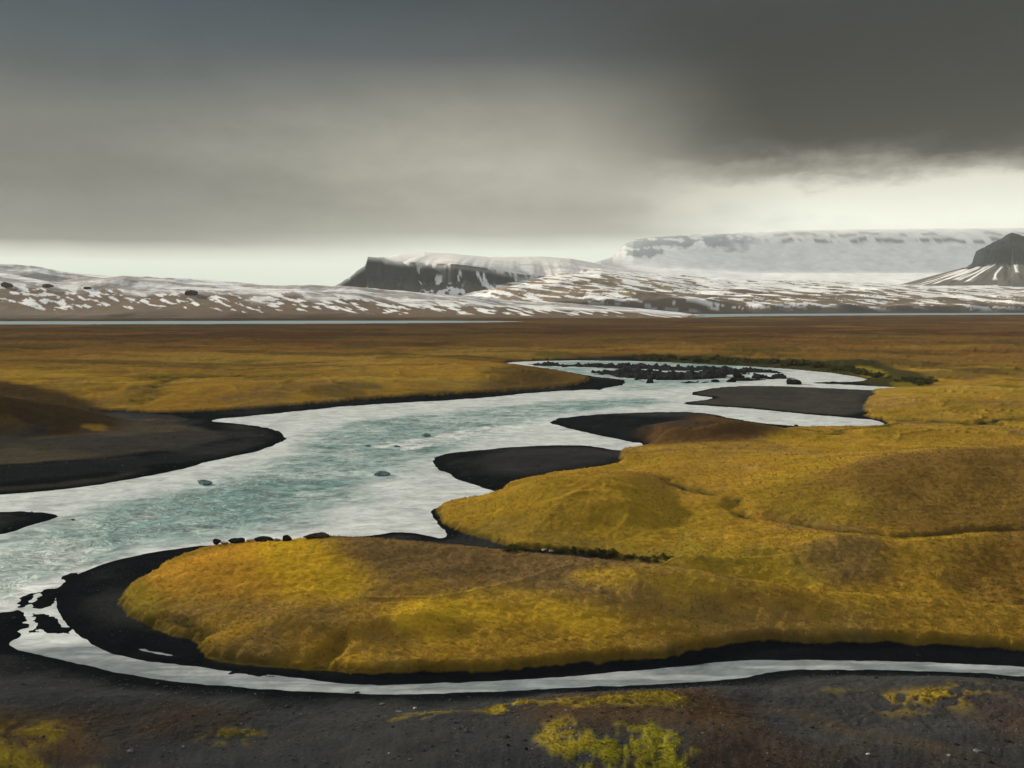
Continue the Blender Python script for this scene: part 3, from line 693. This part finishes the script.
mountain('mountain', X, Y, Hh, Cc, 'flat topped mountain with dark cliff and snow dome behind', mm)

# 4: far snow plateau fading in air, extra haze painted into its pale rock
X, Y, PX = field(540, 1500, 6800, 12500, 1300, 420)
DT = 9600.0
pt = np.interp(PX, [560,590,597,606,612,618,624,632,645,680,740,800,900,1000,1500], [290,264,261.5,259,257,249,244,240,238,235,232,230,229,228,227])
ht = h_at(pt, DT)
pf = np.interp(PX, [560,600,640,700,760,1500], [302,265,268,271,274,272])
hf = h_at(pf, 8600.0)
t = np.clip((Y - 6800) / 1800, 0, 1)
slope = -5 + (hf + 5) * t ** 1.3
t2_ = np.clip((Y - 8600) / (DT - 8600), 0, 1)
wall = hf + (ht - hf) * sstep(0.0, 1.0, t2_) ** .8
Hh = np.where(Y < 8600, slope, wall); 
Hh *= 1 - sstep(10600, 12400, Y)
jn = fbm(X, Y * .5, 160, 4, 341); rr = np.abs(fbm(X, Y * .2, 110, 4, 342))
vis = h_at(0, 1) * 0
pyv = 300 + (CAMH - Hh) / Y * F           # roughly, row on which this height is seen
Hh += rr * 3 * sstep(257, 252, pyv) * sstep(236, 242, pyv)
Cc = np.empty(X.shape + (3,)); Cc[:] = SNOW * 1.17
hrel = (Hh - 430) / 300.0
bx = sstep(608, 625, PX) * (1 - sstep(735, 765, PX + jn * 40))
lo = np.interp(PX, [600,640,700,745,760], [255,256,249,252,246])
band = (sstep(.1, -.1, fbm(X * 1.0, Y * .3, 70, 4, 343) + (np.abs(((Hh + jn * 30) % 95) / 95 - .5) - .48) * 2.0))
fr = sstep(0, 3, lo + jn * 9 - pyv) * sstep(233, 239, pyv + jn * 5)
Cc = mixc(Cc, bx * fr * (0.35 + .65 * band) * (Y > 8500) * .85, C(.20, .25, .27))
b2 = sstep(735, 800, PX) * np.exp(-((pyv - 241.5 + jn * 3) / 2.4) ** 2) * sstep(-.12, .12, fbm(X, Y * .1, 90, 4, 344))
b3 = sstep(720, 780, PX) * np.exp(-((pyv - 235.5 + jn * 3) / 1.7) ** 2) * sstep(-.05, .15, fbm(X, Y * .1, 140, 4, 345)) * .6
Cc = mixc(Cc, np.maximum(b2, b3) * (Y > 8500) * .9, C(.15, .17, .17))
Cc = mixc(Cc, sstep(632, 612, PX) * (Y > 8400) * .75, C(.14, .17, .19))
mountain('mountain', X, Y, Hh, Cc, 'distant snow covered plateau with faint dark cliff bands', rock_snow_mat('far_snow', .5))

# 5: dark peak at the right edge
X, Y, PX = field(830, 1420, 3900, 6300, 1000, 420)
x0 = (1006 - 512) / F * 5000; y0 = 5000.0
r = np.sqrt(((X - x0) / 1.0) ** 2 + ((Y - y0) * 1.0) ** 2); ang = np.arctan2(Y - y0, X - x0)
gul = fbm(ang * 520, r * .18, 60, 4, 351)
apex = float(h_at(234, 5000))
rx = np.where(X > x0, (X - x0) * .65, X - x0); r = np.sqrt(rx ** 2 + (Y - y0) ** 2)
prf = h_at(np.array([232.5,235,244,251,262,267,284,290,299]), 5000.0)
rn = r + fbm(X, Y, 60, 4, 352) * 34 * sstep(10, 60, r) * sstep(330, 200, r) + np.abs(fbm(ang * 520, r * .1, 30, 3, 354)) * 30 * sstep(30, 90, r) * sstep(260, 190, r)
Hh = np.interp(rn, [0,30,100,172,192,230,560,700,900], prf) + gul * 7 * sstep(190, 260, r)
iscap = sstep(262, 225, rn + fbm(X, Y, 90, 3, 356) * 60); tal = Hh; cap = Hh
Hh = np.where(r > 1300, -5, np.maximum(Hh, -5)); 
Cc = np.empty(X.shape + (3,)); Cc[:] = C(.085, .075, .065)
Cc = mixc(Cc, sstep(.0, .3, fbm(X, Y, 120, 4, 353)) * .4, C(.12, .10, .085))
dg = np.degrees(ang)
for a0, w, r0, r1 in ((-168, 1.2, 190, 640), (-162, 1.3, 180, 640), (-155, 1.6, 175, 600), (-148, 1.7, 170, 520), (-139, 2.0, 165, 560), (-128, 1.2, 240, 520), (-112, 1.8, 190, 400), (-98, 1.6, 190, 380), (-174, 1.2, 200, 620)):
    m = np.exp(-(((dg - a0 + gul * 4) / w) ** 4)) * sstep(r0, r0 + 25, r) * (1 - sstep(r1 - 40, r1, r))
    Cc = mixc(Cc, m, SNOW)
Cc = mixc(Cc, iscap, ROCKD * .9)
mountain('mountain', X, Y, Hh, Cc, 'dark pointed peak with snow gullies at the right edge', mm)

# plain continuing beyond the hills to the horizon
X, Y, PX = field(-2500, 3500, 5150, 13400, 60, 40, 2.0)
props(link('terrain', mesh_np('terrain', np.stack([X, Y, np.full(X.shape, -8.0)], -1).reshape(-1, 3), grid_faces(40, 60), True,
      np.tile(C(.45, .45, .44), (X.size, 1))), hm), 'snow dusted lowland reaching the horizon', 'terrain', kind='structure')

# ------------------------------------------------------------------ haze
def box(name, lo, hi):
    x0, y0, z0 = lo; x1, y1, z1 = hi
    v = [(x0,y0,z0),(x1,y0,z0),(x1,y1,z0),(x0,y1,z0),(x0,y0,z1),(x1,y0,z1),(x1,y1,z1),(x0,y1,z1)]
    f = [(0,3,2,1),(4,5,6,7),(0,1,5,4),(1,2,6,5),(2,3,7,6),(3,0,4,7)]
    return mesh_np(name, np.array(v, float), f, False)
hz = bpy.data.materials.new('haze_air'); hz.use_nodes = True; N = NT(hz.node_tree); N.n.clear()
pv = N.new('ShaderNodeVolumePrincipled'); pv.inputs['Color'].default_value = (.92, .95, .91, 1); pv.inputs['Density'].default_value = 2.9e-5
pv.inputs['Anisotropy'].default_value = 0.0
o_ = N.new('ShaderNodeOutputMaterial'); N.l.new(pv.outputs[0], o_.inputs['Volume'])
HAZE_TOP = 900
props(link('haze', box('haze', (-60000, -500, -12), (60000, 13600, HAZE_TOP)), hz), 'pale moist air thickening towards the far mountains', 'haze', kind='stuff')

# ------------------------------------------------------------------ objects standing on the ground
logr = rows
def ground_z(x, y):
    r_ = np.interp(y, rows, np.arange(NR)); c_ = np.interp(x / y, cols, np.arange(NC))
    i = np.clip(r_.astype(int), 0, NR - 2); j = np.clip(c_.astype(int), 0, NC - 2); fr_ = r_ - i; fc_ = c_ - j
    return (H[i, j] * (1 - fc_) + H[i, j + 1] * fc_) * (1 - fr_) + (H[i + 1, j] * (1 - fc_) + H[i + 1, j + 1] * fc_) * fr_
def samp(A, x, y):
    i = np.clip(np.rint(np.interp(y, rows, np.arange(NR))).astype(int), 0, NR - 1); j = np.clip(np.rint(np.interp(x / y, cols, np.arange(NC))).astype(int), 0, NC - 1)
    return A[i, j]
def stand(px, py, water=False):
    z = 0.0
    if not water:                        # first ground met along the sight line
        a = (px - 512) / F; b = (384 - py) / F; dy = CP + b * SP; dz = -SP + b * CP
        dd_ = np.concatenate([np.arange(60, 400, .1), np.arange(400, 2000, 1.0)]); xx = a / dy * dd_; zz = CAMH + dz / dy * dd_
        gz = ground_z(xx, dd_); k = int(np.argmax(gz >= zz)); return float(xx[k]), float(dd_[k]), float(gz[k])
    for _ in range(12):
        x, y = ground(px, py, z); z2 = 0.0 if water else float(ground_z(np.array([x]), np.array([y]))[0]); z = z * .4 + z2 * .6
    x, y = ground(px, py, z); return float(x), float(y), float(z)

def simple_mat(name, c1, c2, scale, rough=.9, bd=.05, lichen=None):
    m = bpy.data.materials.new(name); m.use_nodes = True; N = NT(m.node_tree); N.n.clear()
    P = N.new('ShaderNodeTexCoord').outputs['Object']; a = N.noise(P, scale, 6, .65)
    bs = N.new('ShaderNodeBsdfPrincipled'); col = N.mix(N.maprange(a, .35, .65), (*c1, 1), (*c2, 1))
    if lichen: col = N.mix(N.maprange(N.noise(P, scale * .6, 4, .6), .56, .62), col, (*lichen, 1))
    if c1[0] < .12:
        bs = N.new('ShaderNodeBsdfDiffuse'); N.l.new(col, bs.inputs['Color'])
    else:
        N.l.new(col, bs.inputs['Base Color']); bs.inputs['Roughness'].default_value = rough
    N.l.new(N.bump(a, .8, bd), bs.inputs['Normal'])
    o = N.new('ShaderNodeOutputMaterial'); N.l.new(bs.outputs[0], o.inputs[0]); return m
basalt = simple_mat('wet_basalt', (.006, .008, .008), (.018, .019, .018), 1.5, .8, .15)
brownrock = simple_mat('brown_lava_rock', (.014, .011, .008), (.05, .036, .022), 2.0, .9, .12)
paler = simple_mat('pale_stone', (.30, .27, .21), (.48, .44, .36), 3.0, .85, .06)
greyr = simple_mat('grey_stone', (.07, .07, .065), (.16, .155, .145), 4.0, .85, .04)
tealrock = simple_mat('silt_washed_rock', (.05, .085, .08), (.19, .26, .245), 1.5, .7, .2)

import bmesh
def rock_mesh(name, seed, sx, sy, sz, sub=3, planes=10):
    rs = np.random.default_rng(seed); bm = bmesh.new(); bmesh.ops.create_icosphere(bm, subdivisions=sub, radius=1.0)
    N_ = rs.normal(size=(planes, 3)); N_ /= np.linalg.norm(N_, axis=1)[:, None]; L = rs.uniform(.5, .95, planes)
    ph = rs.uniform(0, 6, 6)
    for v in bm.verts:
        n = np.array(v.co); dt = N_ @ n; rr = min(1.0, *(l / q for l, q in zip(L, dt) if q > 0.05)) if (dt > .05).any() else 1.0
        rr *= 1 + .05 * math.sin(5 * n[0] + ph[0]) * math.sin(6 * n[1] + ph[1]) + .03 * math.sin(13 * n[2] + ph[2]) * math.sin(11 * n[0] + ph[3])
        v.co = (n[0] * rr * sx, n[1] * rr * sy, n[2] * rr * sz)
    me_ = bpy.data.meshes.new(name); bm.to_mesh(me_); bm.free(); 
    for p in me_.polygons: p.use_smooth = False
    return me_
def boulder(px, py, wpx, asp, label, mat, seed, sink=.36, group=None, name='boulder', water=False, cat='rock', deep=.7, dz=0.0):
    """a rock whose foot stands at a surveyed spot; wpx is its apparent width there"""
    x, y, z = stand(px, py, water); sink = .36 if mat is tealrock else sink; w = wpx / F * math.hypot(y, CAMH) / 2; h = w * asp
    me_ = rock_mesh(name, seed, w, w * deep, h); o = link(name, me_, mat)
    o.location = (x, y, z + dz + h * (1 - sink * 2)); o.rotation_euler = (0, 0, random.uniform(-.3, .3))
    return props(o, label, cat, group)

G = 'dark boulders along the far rim of the golden spit'
def rimrow(px, q0=118, q1=160):
    q = np.arange(q0, q1, .25); gz = ground_z((px - 512) / F * q, q); t_ = ((CAMH - gz) / q)[gz > .7]
    return float(384 - F * (math.tan(PITCH - math.atan(t_.min())))) + 1.2
boulder(217, rimrow(219) + .5, 12, .5, 'small dark boulder at the left end of the spit rim', basalt, 1, group=G, sink=-.05)
boulder(224, rimrow(224), 9, .4, 'flat pale yellowish stone between two dark rim boulders', paler, 2, group=G, sink=.05)
boulder(237, rimrow(237), 19, .40, 'long dark slab left of the pale pinkish stone', basalt, 3, group=G)
boulder(250, rimrow(250), 8, .5, 'pale pinkish stone on the spit rim beside a dark slab', paler, 4, group=G, sink=.05)
boulder(264, rimrow(264), 21, .36, 'low dark slab right of the pale pinkish stone', basalt, 5, group=G)
boulder(277, rimrow(277), 8, .4, 'small grey rock between slab and pointed boulder', greyr, 6, group=G, sink=.05)
boulder(286, rimrow(286), 12, .75, 'pointed dark boulder standing highest on the spit rim', basalt, 7, group=G)
boulder(317, rimrow(317), 30, .24, 'long low dark outcrop furthest right on the spit rim', brownrock, 8, group=G)
G = 'rocks standing in the teal current'
boulder(205, 484, 20, .38, 'broad silt washed rock below the black peninsula', tealrock, 11, group=G, water=True)
boulder(300, 436, 12, .35, 'flat rock near the tip of the black peninsula', tealrock, 17, group=G, water=True) if False else None
boulder(397, 447, 9, .38, 'small dark rock amid foam in mid river', tealrock, 12, group=G, water=True)
boulder(427, 436, 12, .38, 'flat rock beside the foam streak in mid river', tealrock, 13, group=G, water=True)
boulder(382, 475, 17, .38, 'broad grey rock at the lower edge of the teal current', tealrock, 14, group=G, water=True)
boulder(73, 520, 5, .4, 'small dark rock off the tip of the left black bar', basalt, 15, group=G, water=True)
boulder(368, 446, 6, .38, 'small rock furthest left of the mid river foam rocks', tealrock, 16, group=G, water=True)
G = 'black boulders in the upper rapids'
for i, (px, py, w, a, lab) in enumerate([
    (794, 384.0, 21, .5, 'large black boulder alone at the right of the rapids'),
    (770, 379.0, 8, .5, 'small black boulder left of the large lone boulder'),
    (758, 378.5, 13, .55, 'humped black boulder at the right of the cluster'),
    (746, 380.5, 9, .45, 'low black boulder in front of the cluster'),
    (738, 378, 14, .5, 'black boulder at the middle of the rapids cluster'),
    (731, 382, 12, .55, 'black boulder lowest in the rapids cluster'),
    (715, 382, 9, .5, 'black boulder alone left of the cluster in white water'),
    (720, 376, 11, .5, 'black boulder upstream of the cluster'),
    (700, 379, 7, .4, 'little black rock at the end of the gravel bar'),
    (833, 383.3, 12, .25, 'flat black rock on the thin dark strip by the bank')]):
    boulder(px, py, w, a, lab, basalt, 30 + i, group=G, water=True)
boulder(544, rimrow(544, 100, 132) - 3.2, 5.5, .5, 'pale stone at the foot of the mossy headland, left of two', paler, 51, group='two pale stones in the gully', dz=.25)
boulder(551, rimrow(551, 100, 132) - 3.2, 4.5, .7, 'pale stone at the foot of the mossy headland, right of two', paler, 52, group='two pale stones in the gully', dz=.25)
G = 'loose stones on the foreground gravel'
for i, (px, py, w, a, lab, mt) in enumerate([
    (978, 752, 9, .3, 'flat pale grey stone near the lower right corner', greyr),
    (949, 756, 5, .5, 'small pale stone left of the flat grey stone', paler),
    (957, 745, 5, .5, 'small dark stone above the flat grey stone', brownrock),
    (965, 759.5, 3, .6, 'tiny dark stone below the flat grey stone', brownrock),
    (991, 763, 5, .6, 'small rusty stone at the bottom right', brownrock),
    (1007, 742, 6, .5, 'brown stone at the right edge above the rusty one', brownrock),
    (868, 755, 4, .6, 'lone yellowish pebble on dark gravel at lower right', paler),
    (382, 705, 6, .25, 'flat grey stone below the narrow channel, left of three', greyr),
    (399, 712, 7, .25, 'flat grey stone below the narrow channel, lowest of three', greyr),
    (415, 709, 4, .6, 'small pale stone below the narrow channel, right of three', paler),
    (506, 738, 7, .35, 'low reddish brown stone left of the green moss patch', brownrock),
    (508, 746, 3.5, .7, 'dark pebble beside the green moss patch', basalt),
    (526, 750, 4, .7, 'dark stone at the left tip of the green moss patch', basalt),
    (357, 693, 5, .4, 'dark stone at the near edge of the narrow channel', basalt),
    (410, 761, 3.5, .6, 'pale pebble at the bottom left of centre', greyr),
    (389, 754, 2.5, .6, 'tiny pale pebble above the bottom edge', paler)]):
    boulder(px, py, w, a, lab, mt, 60 + i, group=G, name='stone', cat='stone', sink=.2)
G = 'dark crags on the snowy left hill'
HX, HY, HH = HILL
for px, py, w, sd_, lab in ((9, 285.5, 13, 201, 'dark crag on the snow line, nearest the left edge of the photo'), (51, 286, 11, 202, 'rounded dark crag standing up from a snow patch, middle of three'),
                       (90, 287.5, 8, 203, 'small dark crag at the right end of the snow patch'), (193, 293, 14, 204, 'low dark rock outcrop among snow chips right of the three crags')):
    c_ = int(np.argmin(np.abs(HX[0] / HY[0] - (px - 512) / F))); pj = 300 + (CAMH - HH[:, c_]) / HY[:, c_] * F; k = int(np.argmax(pj <= py + 1.5))
    Dd = HY[k, c_]; ww = w / F * Dd / 2
    o = link('crag', rock_mesh('crag', sd_, ww, ww * .9, ww * .55, 3, 9), brownrock); o.location = (HX[k, c_], Dd, HH[k, c_] + ww * .15); props(o, lab, 'crag', G)

# ------------------------------------------------------------------ loose cover: tufts on turf, gravel stones on bare ground, shrubs
def scatter(n, sel, x0, x1, y0, y1, seed):
    rs = np.random.default_rng(seed)
    iy = 1 / rs.uniform(1 / y1, 1 / y0, n); u = rs.uniform(x0, x1, n); x = u * iy
    k = sel(x, iy); return x[k], iy[k], rs
x, y, rs = scatter(150000, lambda a, b: (((samp(turf, a, b) > .3) & ~samp(infg, a, b)) | (samp(fmoss, a, b) > .5)) & (samp(d, a, b) > 1.0) & (rng.random(a.shape) < .85), -.64, .64, 64, 330, 5)
z = ground_z(x, y); n = len(x); cc = samp(tint, x, y)
nb = 3
ang = rs.uniform(0, 6.283, (n, nb)); hgt = rs.uniform(.06, .2, (n, nb)) * (0.8 + (y / 260))[:, None]; wd = hgt * .45
bx = x[:, None] + rs.normal(0, .12, (n, nb)); by = y[:, None] + rs.normal(0, .12, (n, nb)); bz = np.repeat(z[:, None], nb, 1) - .04
lx, ly = np.cos(ang), np.sin(ang)
p0 = np.stack([bx - ly * wd, by + lx * wd, bz], -1); p1 = np.stack([bx + ly * wd, by - lx * wd, bz], -1)
p2 = np.stack([bx + lx * hgt * .6, by + ly * hgt * .6, bz + hgt], -1)
VV = np.stack([p0, p1, p2], 2).reshape(-1, 3)
cv = np.repeat((cc[:, None] * rs.uniform(.9, 1.13, (n, nb))[..., None]).reshape(-1, 3), 3, 0)
def tuft_mat():
    m = bpy.data.materials.new('dry_grass'); m.use_nodes = True; N = NT(m.node_tree); N.n.clear()
    at = N.new('ShaderNodeAttribute', attribute_name='tint')
    bs = N.new('ShaderNodeBsdfPrincipled'); N.l.new(at.outputs['Color'], bs.inputs['Base Color']); bs.inputs['Roughness'].default_value = .95
    bs.inputs['Specular IOR Level'].default_value = .1
    g_ = N.new('ShaderNodeNewGeometry'); mv = N.new('ShaderNodeMix'); mv.data_type = 'VECTOR'; mv.inputs[0].default_value = .25
    mv.inputs[4].default_value = (0, 0, 1); N.l.new(g_.outputs['Normal'], mv.inputs[5]); N.l.new(mv.outputs[1], bs.inputs['Normal'])
    tr = N.new('ShaderNodeBsdfTranslucent'); N.l.new(at.outputs['Color'], tr.inputs[0])
    mx = N.new('ShaderNodeMixShader'); mx.inputs[0].default_value = .3; N.l.new(bs.outputs[0], mx.inputs[1]); N.l.new(tr.outputs[0], mx.inputs[2])
    o = N.new('ShaderNodeOutputMaterial'); N.l.new(mx.outputs[0], o.inputs[0]); return m
props(link('grass_tufts', mesh_np('grass_tufts', VV, np.arange(len(VV)).reshape(-1, 3), False, cv), tuft_mat()), 'short golden grass and moss cushions covering the banks', 'grass', kind='stuff')

x, y, rs = scatter(120000, lambda a, b: (samp(infg, a, b) | (samp(turf, a, b) < -.5)) & (samp(d, a, b) > 1.2) & (samp(tint, a, b)[..., 0] < .13), -.64, .64, 60, 300, 9)
z = ground_z(x, y); n = len(x)
ico = bmesh.new(); bmesh.ops.create_icosphere(ico, subdivisions=1, radius=1.0)
iv = np.array([v.co[:] for v in ico.verts]); ifc = np.array([[v.index for v in f.verts] for f in ico.faces]); ico.free()
sz = np.minimum(rs.lognormal(-3.55, .62, n), .32) * np.clip(y / 105, .9, 2.2)
dens = rs.random(n) < (.25 + .75 * sstep(-.1, .3, samp(n2, x, y)))
x, y, z, sz = x[dens], y[dens], z[dens], sz[dens]; n = len(x)
jit = 1 + rs.uniform(-.25, .25, (n, len(iv), 1)); st = np.stack([rs.uniform(.8, 1.3, n), rs.uniform(.8, 1.3, n), rs.uniform(.45, .8, n)], -1)
VV = iv[None] * jit * (sz[:, None] * st)[:, None, :] + np.stack([x, y, z + sz * .25], -1)[:, None, :]
FF = (ifc[None] + (np.arange(n) * len(iv))[:, None, None]).reshape(-1, 3)
tone_ = np.where(rs.random(n) < .06, rs.uniform(.10, .26, n), rs.uniform(.02, .085, n)) * np.where(samp(infg, x, y), 1, .4)
cv = np.repeat(np.stack([tone_, tone_ * .95, tone_ * .86], -1), len(iv), 0)
props(link('gravel', mesh_np('gravel', VV.reshape(-1, 3), FF, False, cv), tuft_mat()), 'dark gravel stones strewn over the foreground slope', 'gravel', kind='stuff')

# shrubs: low stems carrying many small leaf faces
def shrub_mesh(seed, nleaf):
    rs = np.random.default_rng(seed); cl = rs.normal(0, .42, (7, 3)) * C(1.2, .8, .45) + C(0, 0, .55)
    P = cl[rs.integers(0, 7, nleaf)] + rs.normal(0, .22, (nleaf, 3)) * C(1, 1, .7); P[:, 2] = np.maximum(P[:, 2], .03)
    a = rs.normal(size=(nleaf, 3)); a /= np.linalg.norm(a, axis=1)[:, None]; b = np.cross(a, rs.normal(size=(nleaf, 3))); b /= np.linalg.norm(b, axis=1)[:, None]
    s_ = rs.uniform(.07, .14, nleaf)[:, None]
    VV = np.stack([P - a * s_, P + b * s_ * .6, P + a * s_, P - b * s_ * .6], 1).reshape(-1, 3)
    base = np.where(rs.random(nleaf)[:, None] < .3, C(.10, .09, .015), C(.03, .034, .01)) * rs.uniform(.6, 1.4, nleaf)[:, None]
    me_ = mesh_np('foliage', VV, np.arange(nleaf * 4).reshape(-1, 4), False, np.repeat(base, 4, 0))
    sv = []; sf = []
    for k in range(7):
        i0 = len(sv); t_ = cl[k]
        for (q, w) in ((C(0, 0, -.1), .045), (t_ * .5, .03), (t_, .012)):
            for g in range(3): sv.append((q[0] + math.cos(g * 2.1) * w, q[1] + math.sin(g * 2.1) * w, q[2]))
        for lv in range(2):
            for g in range(3): sf.append((i0 + lv * 3 + g, i0 + lv * 3 + (g + 1) % 3, i0 + lv * 3 + 3 + (g + 1) % 3, i0 + lv * 3 + 3 + g))
    return me_, mesh_np('stems', np.array(sv), sf, True)
stem_m = simple_mat('shrub_bark', (.03, .022, .015), (.06, .045, .03), 8, .9, .01)
leaf_m = tuft_mat(); shr = [shrub_mesh(900 + i, 420) for i in range(5)]
for a, b in shr: a.materials.append(leaf_m); b.materials.append(stem_m)
def shrub(px, py, size, label, group):
    x, y, z = stand(px, py); a, b = random.choice(shr)
    e = bpy.data.objects.new('shrub', None); COL.objects.link(e); e.location = (x, y, z - .05); e.scale = (size * random.uniform(.9, 1.3), size * random.uniform(.8, 1.1), size * random.uniform(.7, 1.0)); e.rotation_euler = (0, 0, random.uniform(0, 6.28))
    for nm, mh in (('foliage', a), ('stem', b)):
        c_ = bpy.data.objects.new(nm, mh); COL.objects.link(c_); c_.parent = e
    props(e, label, 'shrub', group)
sx_ = [640,700,760,810,850,885,905,930]; sy_ = [358.5,360,362.5,366,371,377,382,384.5]
for i in range(110):
    px = random.uniform(640, 930); py = np.interp(px, sx_, sy_) + random.uniform(-1.5, 2.5)
    st_ = 0 if px < 735 else 1 if px < 845 else 2
    shrub(px, py, random.uniform(1.8, 3.6), ['low dark scrub bush on the far bank behind the gravel bars of the rapids', 'low dark scrub bush on the far bank behind the black boulders', 'dark scrub bush on the rounded bank where the upper water ends'][st_],
          ['scrub bushes behind the gravel bars', 'scrub bushes behind the black boulders', 'scrub bushes on the rounded bank'][st_])
for i in range(34):
    px = random.uniform(506, 668); py = np.interp(px, [506, 560, 600, 640, 668], [550, 554, 555, 561, 560]) + random.uniform(-3, 1.5)
    st_ = 0 if px < 556 else 1 if px < 615 else 2
    shrub(px, py, random.uniform(.45, 1.0), ['small dark scrub bush in the gully, beside or left of the two pale stones', 'small dark scrub bush under the mossy headland, just right of the pale stones', 'small dark scrub bush at the right end of the gully behind the spit'][st_],
          ['scrub bushes beside the pale stones', 'scrub bushes under the headland', 'scrub bushes at the right end of the gully'][st_])
